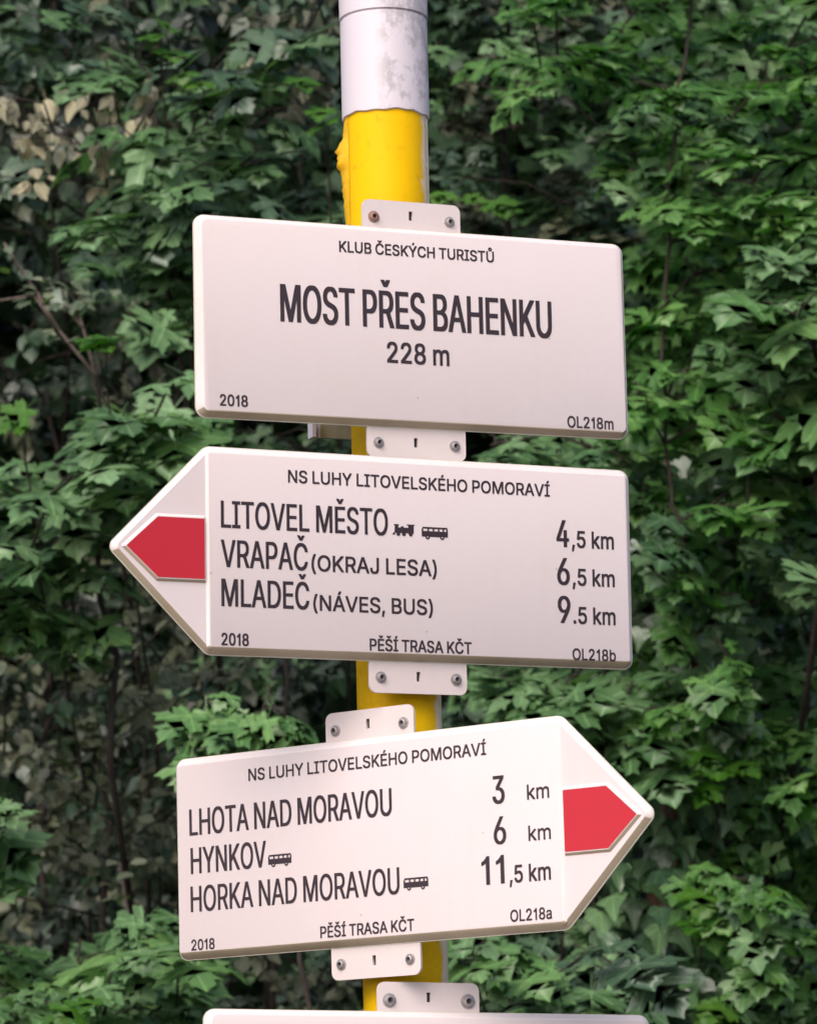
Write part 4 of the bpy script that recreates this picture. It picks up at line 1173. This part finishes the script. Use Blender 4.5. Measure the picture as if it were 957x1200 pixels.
def bus_icon(u0, v0, w, hgt, parent, h):
    X = lambda a: u0 + a * w
    Z = lambda b: v0 + b * hgt
    rect = lambda a, b, c, d: [(X(a), Z(b)), (X(c), Z(b)), (X(c), Z(d)), (X(a), Z(d))]
    P = [rect(0.0, 0.20, 1.0, 0.66), rect(0.03, 0.86, 0.98, 1.0)]
    for a in (0.0, 0.22, 0.42, 0.62, 0.80, 0.94):
        P.append(rect(a, 0.66, a + 0.06, 0.86))
    for c in (0.22, 0.78):
        P.append(disc(X(c), Z(0.18), hgt * 0.2))
    # overlap-free: lift wheels a hair
    o = poly_obj('bus_pictogram', P[:-2], h, M['ink'], parent)
    poly_obj('wheel_print', P[-2:], h + 0.00015, M['ink'], o)
    poly_obj('hub_print', [disc(X(c), Z(0.16), hgt * 0.06, 8) for c in (0.22, 0.78)], h + 0.0003, M['sign'], o)
    return o


def train_icon(u0, v0, w, hgt, parent, h):
    X = lambda a: u0 + a * w
    Z = lambda b: v0 + b * hgt
    rect = lambda a, b, c, d: [(X(a), Z(b)), (X(c), Z(b)), (X(c), Z(d)), (X(a), Z(d))]
    P = [rect(0.12, 0.26, 0.72, 0.72), rect(0.72, 0.24, 0.96, 0.90), rect(0.66, 0.90, 1.0, 1.0),
         [(X(0.16), Z(0.66)), (X(0.26), Z(0.66)), (X(0.32), Z(0.98)), (X(0.08), Z(0.98))],
         rect(0.40, 0.66, 0.52, 0.82), [(X(0.0), Z(0.10)), (X(0.14), Z(0.10)), (X(0.12), Z(0.36))]]
    o = poly_obj('train_pictogram', P, h, M['ink'], parent)
    poly_obj('wheel_print', [disc(X(c), Z(0.18), hgt * 0.18) for c in (0.28, 0.52, 0.82)], h + 0.00015, M['ink'], o)
    return o


def tab_mesh(w, z0, z1, rad, h0, h1, slot, notch=False):
    """flat lug with rounded free corners and a slot cut through"""
    up = z1 > z0
    zs = (min(z0, z1), max(z0, z1))
    pts = [(-w / 2, zs[0]), (w / 2, zs[0]), (w / 2, zs[1]), (-w / 2, zs[1])]
    rads = [0.001, 0.001, rad, rad] if up else [rad, rad, 0.001, 0.001]
    out = round_poly([Vector(p) for p in pts], rads, 6)
    sx, sz, sw, sh = slot
    cu = bpy.data.curves.new('tab', 'CURVE')
    cu.dimensions = '2D'
    cu.fill_mode = 'BOTH'
    for ring in (out, [Vector((sx - sw, sz - sh)), Vector((sx + sw, sz - sh)), Vector((sx + sw, sz + sh)), Vector((sx - sw, sz + sh))]):
        sp = cu.splines.new('POLY')
        sp.points.add(len(ring) - 1)
        for p, c in zip(sp.points, ring):
            p.co = (c.x, c.y, 0, 1)
        sp.use_cyclic_u = True
    cu.extrude = (h1 - h0) / 2
    o = bpy.data.objects.new('tab', cu)
    COL.objects.link(o)
    dg = bpy.context.evaluated_depsgraph_get(); dg.update()
    me = bpy.data.meshes.new_from_object(o.evaluated_get(dg))
    bpy.data.objects.remove(o); bpy.data.curves.remove(cu)
    for v in me.vertices:
        x, y, z = v.co
        v.co = (x, -(h0 + h1) / 2 - z, y)
    me.update()
    me.name = 'mounting_tab'
    return me


def screw(u, v, h, parent, mat='steel', r=0.0068, turn=0.0):
    """pan-head screw on its washer, hexagon socket in the head"""
    V, F = [], []
    n = 16
    prof = [(r, 0), (r, 0.0010), (r * .80, 0.0011), (r * .72, 0.0030), (r * .62, 0.0042), (r * .42, 0.0046)]
    for rr, z in prof:
        for k in range(n):
            t = 2 * math.pi * k / n
            V.append((u + rr * math.cos(t), -h - z, v + rr * math.sin(t)))
    for i in range(len(prof) - 1):
        for k in range(n):
            F.append((i * n + k, i * n + (k + 1) % n, (i + 1) * n + (k + 1) % n, (i + 1) * n + k))
    # socket walls and floor
    o = len(V)
    for z, rr in ((0.0046, r * .38), (0.0012, r * .36)):
        for k in range(n):
            t = 2 * math.pi * k / n
            V.append((u + rr * math.cos(t), -h - z, v + rr * math.sin(t)))
    for k in range(n):
        F.append((o - n + k, o - n + (k + 1) % n, o + n + (k + 1) % n, o + n + k))
    F.append(tuple(o + n + k for k in range(n)))
    s = link('screw', mesh('screw', V, F, 40), M[mat], parent)
    Vd = [(u + r * .35 * math.cos(turn + k * math.pi / 3), -h - 0.0014, v + r * .35 * math.sin(turn + k * math.pi / 3)) for k in range(6)]
    V2 = [(x, y + 0.0004, z) for x, y, z in Vd]
    Fd = [tuple(range(6)), tuple(range(6, 12))[::-1]] + [(k, (k + 1) % 6, 6 + (k + 1) % 6, 6 + k) for k in range(6)]
    me = mesh('screw', V, F, 40)
    # dark hexagon socket at the bottom of the recess, part of the same screw
    bm = bmesh.new(); bm.from_mesh(me)
    vs = [bm.verts.new(p) for p in Vd + V2]
    for f in Fd:
        nf = bm.faces.new([vs[q] for q in f]); nf.material_index = 1
    bm.to_mesh(me); bm.free()
    s.data = me
    me.materials.append(M[mat]); me.materials.append(M['dark'])
    return s


def box_me(name, x0, x1, y0, y1, z0, z1):
    V = [(x, y, z) for x in (x0, x1) for y in (y0, y1) for z in (z0, z1)]
    F = [(0, 1, 3, 2), (4, 6, 7, 5), (0, 4, 5, 1), (2, 3, 7, 6), (0, 2, 6, 4), (1, 5, 7, 3)]
    return mesh(name, V, F)


SOFF = 0.074
FH = 0.012            # height of the printed face above the back of the board
HB = 0.12
HW = 0.272


def sign_root(name, yaw, z, roll, lean, label):
    n = Vector((math.sin(yaw), -math.cos(yaw), 0)); t = Vector((math.cos(yaw), math.sin(yaw), 0)); k = Vector((0, 0, 1))
    n2 = n * math.cos(lean) + k * math.sin(lean)
    k2 = k * math.cos(lean) - n * math.sin(lean)
    t3 = t * math.cos(roll) + k2 * math.sin(roll)
    k3 = -t * math.sin(roll) + k2 * math.cos(roll)
    o = empty(name, (0, 0, 0), label, 'sign', 'white trail sign boards on the yellow pole')
    p = n * SOFF + k * z
    y = -n2
    o.matrix_world = Matrix(((t3.x, y.x, k3.x, p.x), (t3.y, y.y, k3.y, p.y), (t3.z, y.z, k3.z, p.z), (0, 0, 0, 1)))
    return o


def tabs(root, lug_u, top, bottom, slot_du=0.0, rusty=(), clamp=None, lug_w=0.124, r=0.0068):
    for sgn, on in ((1, top), (-1, bottom)):
        if not on: continue
        hb = 0.002
        z0, z1 = sgn * 0.112, sgn * (0.1535 if sgn > 0 else 0.1565)
        me = tab_mesh(lug_w, z0, z1, 0.009, -0.0018, hb - 0.0004, (slot_du, sgn * 0.1365, 0.0023, 0.0056))
        tb = link('mounting_tab', me, M['tab'], root)
        tb.location = (lug_u, 0, 0)
        for i, du in enumerate((-0.048, 0.048)):
            screw(du, sgn * (0.1325 if sgn > 0 else 0.1385), hb - 0.0004, tb, 'screw_rust' if (sgn, i) in rusty else 'steel', r=r * random.uniform(.94, 1.06), turn=random.random())
        # spacer and U-bolt block that carry the tab on the pipe, behind the tab
        sp = link('spacer_block', box_me('spacer_block', -0.03 , 0.03, 0.002, SOFF - 0.046, sgn * 0.122 if sgn > 0 else -0.150, 0.150 if sgn > 0 else -0.122), M['dark'], tb)


def flat_sign(name, yaw, z, roll, lean, label):
    r = sign_root(name, yaw, z, roll, lean, label)
    rect = [(-HW, -HB), (HW, -HB), (HW, HB), (-HW, HB)]
    shell('back_shell', rect, 0.013, [(0.0, 0.0), (0.0, 0.0022)], M['flange'], r)
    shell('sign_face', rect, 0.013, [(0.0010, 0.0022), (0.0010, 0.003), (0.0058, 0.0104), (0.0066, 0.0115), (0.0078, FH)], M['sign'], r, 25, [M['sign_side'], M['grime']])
    return r


def arrow_sign(name, yaw, z, roll, lean, label, d):
    """d = -1 points left, +1 points right"""
    r = sign_root(name, yaw, z, roll, lean, label)
    L = 0.1195
    def mir(pts):
        return pts if d > 0 else [(-x, y) for x, y in pts][::-1]
    out = mir([(-HW, -HB), (HW, -HB), (HW + L, 0.0), (HW, HB), (-HW, HB)])
    rad = [0.013, 0.016, 0.011, 0.016, 0.013] if d > 0 else [0.013, 0.016, 0.011, 0.016, 0.013]
    shell('back_shell', out, rad, [(0.0, 0.0), (0.0, 0.0022)], M['flange'], r)
    T = 0.0092
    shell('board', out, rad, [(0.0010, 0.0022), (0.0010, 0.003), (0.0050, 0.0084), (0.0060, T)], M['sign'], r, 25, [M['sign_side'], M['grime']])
    # raised printed panel
    pan = mir([(-HW + 0.0060, -HB + 0.0058), (HW + 0.0025, -HB + 0.0058), (HW + 0.0025, HB - 0.0058), (-HW + 0.0060, HB - 0.0058)])
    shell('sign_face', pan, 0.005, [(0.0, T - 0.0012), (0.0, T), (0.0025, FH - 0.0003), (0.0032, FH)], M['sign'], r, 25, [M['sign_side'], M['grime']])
    # raised arrowhead with its red face
    a0 = HW + 0.0026
    hd = mir([(a0, -0.0385), (0.3345, -0.0385), (0.377, 0.0), (0.3345, 0.0385), (a0, 0.0385)])
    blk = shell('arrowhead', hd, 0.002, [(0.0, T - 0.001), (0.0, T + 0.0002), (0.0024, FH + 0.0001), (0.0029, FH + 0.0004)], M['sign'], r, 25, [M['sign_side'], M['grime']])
    redp = mir([(a0 + 0.0025, -0.0345), (0.3335, -0.0345), (0.3715, 0.0), (0.3335, 0.0345), (a0 + 0.0025, 0.0345)])
    shell('red_face', redp, 0.0012, [(0.0, FH), (0.0, FH + 0.0008)], M['red'], blk)
    return r


PH = FH + 0.0004
s1 = flat_sign('place_sign', 0.3732, 0.3653, 0.0008, -0.0042, 'rectangular white board naming the footbridge and its height, topmost on the pole')
s2 = arrow_sign('direction_sign', 0.4279, 0.0893, 0.0039, -0.0284, 'white arrow board with a red arrowhead pointing left, second from the top', -1)
s3 = arrow_sign('direction_sign', -0.601, -0.2367, 0.0094, 0.0043, 'white arrow board with a red arrowhead pointing right, third from the top', 1)
s4 = flat_sign('trail_sign', 0.3608, -0.5533, -0.0184, 0.03, 'white board at the bottom edge of the photo with only its top rim in view')
tabs(s1, 0.0, True, True, -0.001, rusty={(1, 0)})
tabs(s2, -0.008, False, True, 0.0)
tabs(s3, 0.010, True, True, -0.002)
tabs(s4, -0.002, True, False, 0.0, r=0.0085)
X = lambda s, *a, **k: lettering(s, *a, **k)
B1, B2, B3 = 0.0256, -0.0195, -0.0645
X('KLUB ČESKÝCH TURISTŮ', -0.0962, 0.0998, 0.0846, 0.0128, s1, PH)
X('MOST PŘES BAHENKU', -0.1705, 0.1723, -0.0032, 0.0442, s1, PH, weight=0.118)
X('228 m', -0.0391, 0.0395, -0.0443, 0.0240, s1, PH, weight=0.16)
X('2018', -0.2459, -0.2119, -0.1066, 0.0130, s1, PH)
X('OL218m', 0.1886, 0.2486, -0.1104, 0.0134, s1, PH, weight=0.16)

X('NS LUHY LITOVELSKÉHO POMORAVÍ', -0.1738, 0.1616, 0.0818, 0.0141, s2, PH)
X('LITOVEL MĚSTO', -0.2571, -0.0489, B1, 0.0308, s2, PH, weight=0.122)
X('VRAPAČ', -0.2575, -0.1501, B2, 0.0310, s2, PH, weight=0.122)
X('(OKRAJ LESA)', -0.1459, 0.0126, B2, 0.0180, s2, PH)
X('MLADEČ', -0.2572, -0.1489, B3, 0.0312, s2, PH, weight=0.122)
X('(NÁVES, BUS)', -0.1442, 0.0068, B3 - 0.0006, 0.0175, s2, PH)
for v, a, b in ((0.0225, '4', ',5 km'), (-0.0227, '6', ',5 km'), (-0.0682, '9', '.5 km')):
    X(a, 0.1690, 0.1858, v, 0.0317, s2, PH, weight=0.16)
    X(b, 0.1892, 0.2453, v, 0.0195, s2, PH, weight=0.16)
X('2018', -0.2576, -0.2241, -0.1090, 0.0136, s2, PH)
X('PĚŠÍ TRASA KČT', -0.0741, 0.0558, -0.1090, 0.0134, s2, PH)
X('OL218b', 0.1871, 0.2446, -0.1114, 0.0132, s2, PH, weight=0.16)
train_icon(-0.0440, 0.0258, 0.0290, 0.0140, s2, PH)
bus_icon(-0.0060, 0.0238, 0.0335, 0.0142, s2, PH)

X('NS LUHY LITOVELSKÉHO POMORAVÍ', -0.1576, 0.1769, 0.0838, 0.0138, s3, PH)
X('LHOTA NAD MORAVOU', -0.2463, 0.0458, 0.0263, 0.0310, s3, PH, weight=0.122)
X('HYNKOV', -0.2453, -0.1342, -0.0192, 0.0305, s3, PH, weight=0.122)
X('HORKA NAD MORAVOU', -0.2464, 0.0535, -0.0642, 0.0300, s3, PH, weight=0.122)
X('3', 0.1834, 0.2000, 0.0271, 0.0312, s3, PH, weight=0.16)
X('km', 0.2297, 0.2590, 0.0281, 0.0165, s3, PH, weight=0.16)
X('6', 0.1834, 0.2003, -0.0186, 0.0308, s3, PH, weight=0.16)
X('km', 0.2297, 0.2593, -0.0181, 0.0165, s3, PH, weight=0.16)
X('11', 0.1655, 0.1962, -0.0630, 0.0318, s3, PH, weight=0.16)
X(',5 km', 0.2026, 0.2576, -0.0632, 0.0190, s3, PH, weight=0.16)
X('2018', -0.2465, -0.2121, -0.1094, 0.0124, s3, PH)
X('PĚŠÍ TRASA KČT', -0.0593, 0.0720, -0.1072, 0.0130, s3, PH)
X('OL218a', 0.2020, 0.2569, -0.1066, 0.0128, s3, PH, weight=0.16)
bus_icon(-0.1314, -0.0200, 0.0335, 0.0142, s3, PH)
bus_icon(0.0590, -0.0614, 0.0340, 0.0140, s3, PH)

# rear clamp bar seen to the left of the pipe between the first two boards
def clamp_bar():
    p = at(394, 506, 0.05)
    n = Vector((math.sin(.3732), -math.cos(.3732), 0)); t = Vector((math.cos(.3732), math.sin(.3732), 0))
    inv = s1.matrix_world.inverted()
    q = inv @ p
    b = link('clamp_bar', box_me('clamp_bar', q.x - 0.030, q.x + 0.125, q.y - 0.001, q.y + 0.004, q.z - 0.0085, q.z + 0.0085), M['zinc'], s1)
    link('clamp_lip', box_me('clamp_lip', q.x - 0.0345, q.x - 0.0302, q.y - 0.012, q.y + 0.005, q.z - 0.010, q.z + 0.010), M['sleeve'], b)
    link('clamp_lip', box_me('clamp_lip', q.x - 0.0255, q.x - 0.0225, q.y - 0.006, q.y - 0.0012, q.z - 0.0095, q.z + 0.0095), M['sleeve'], b)
clamp_bar()
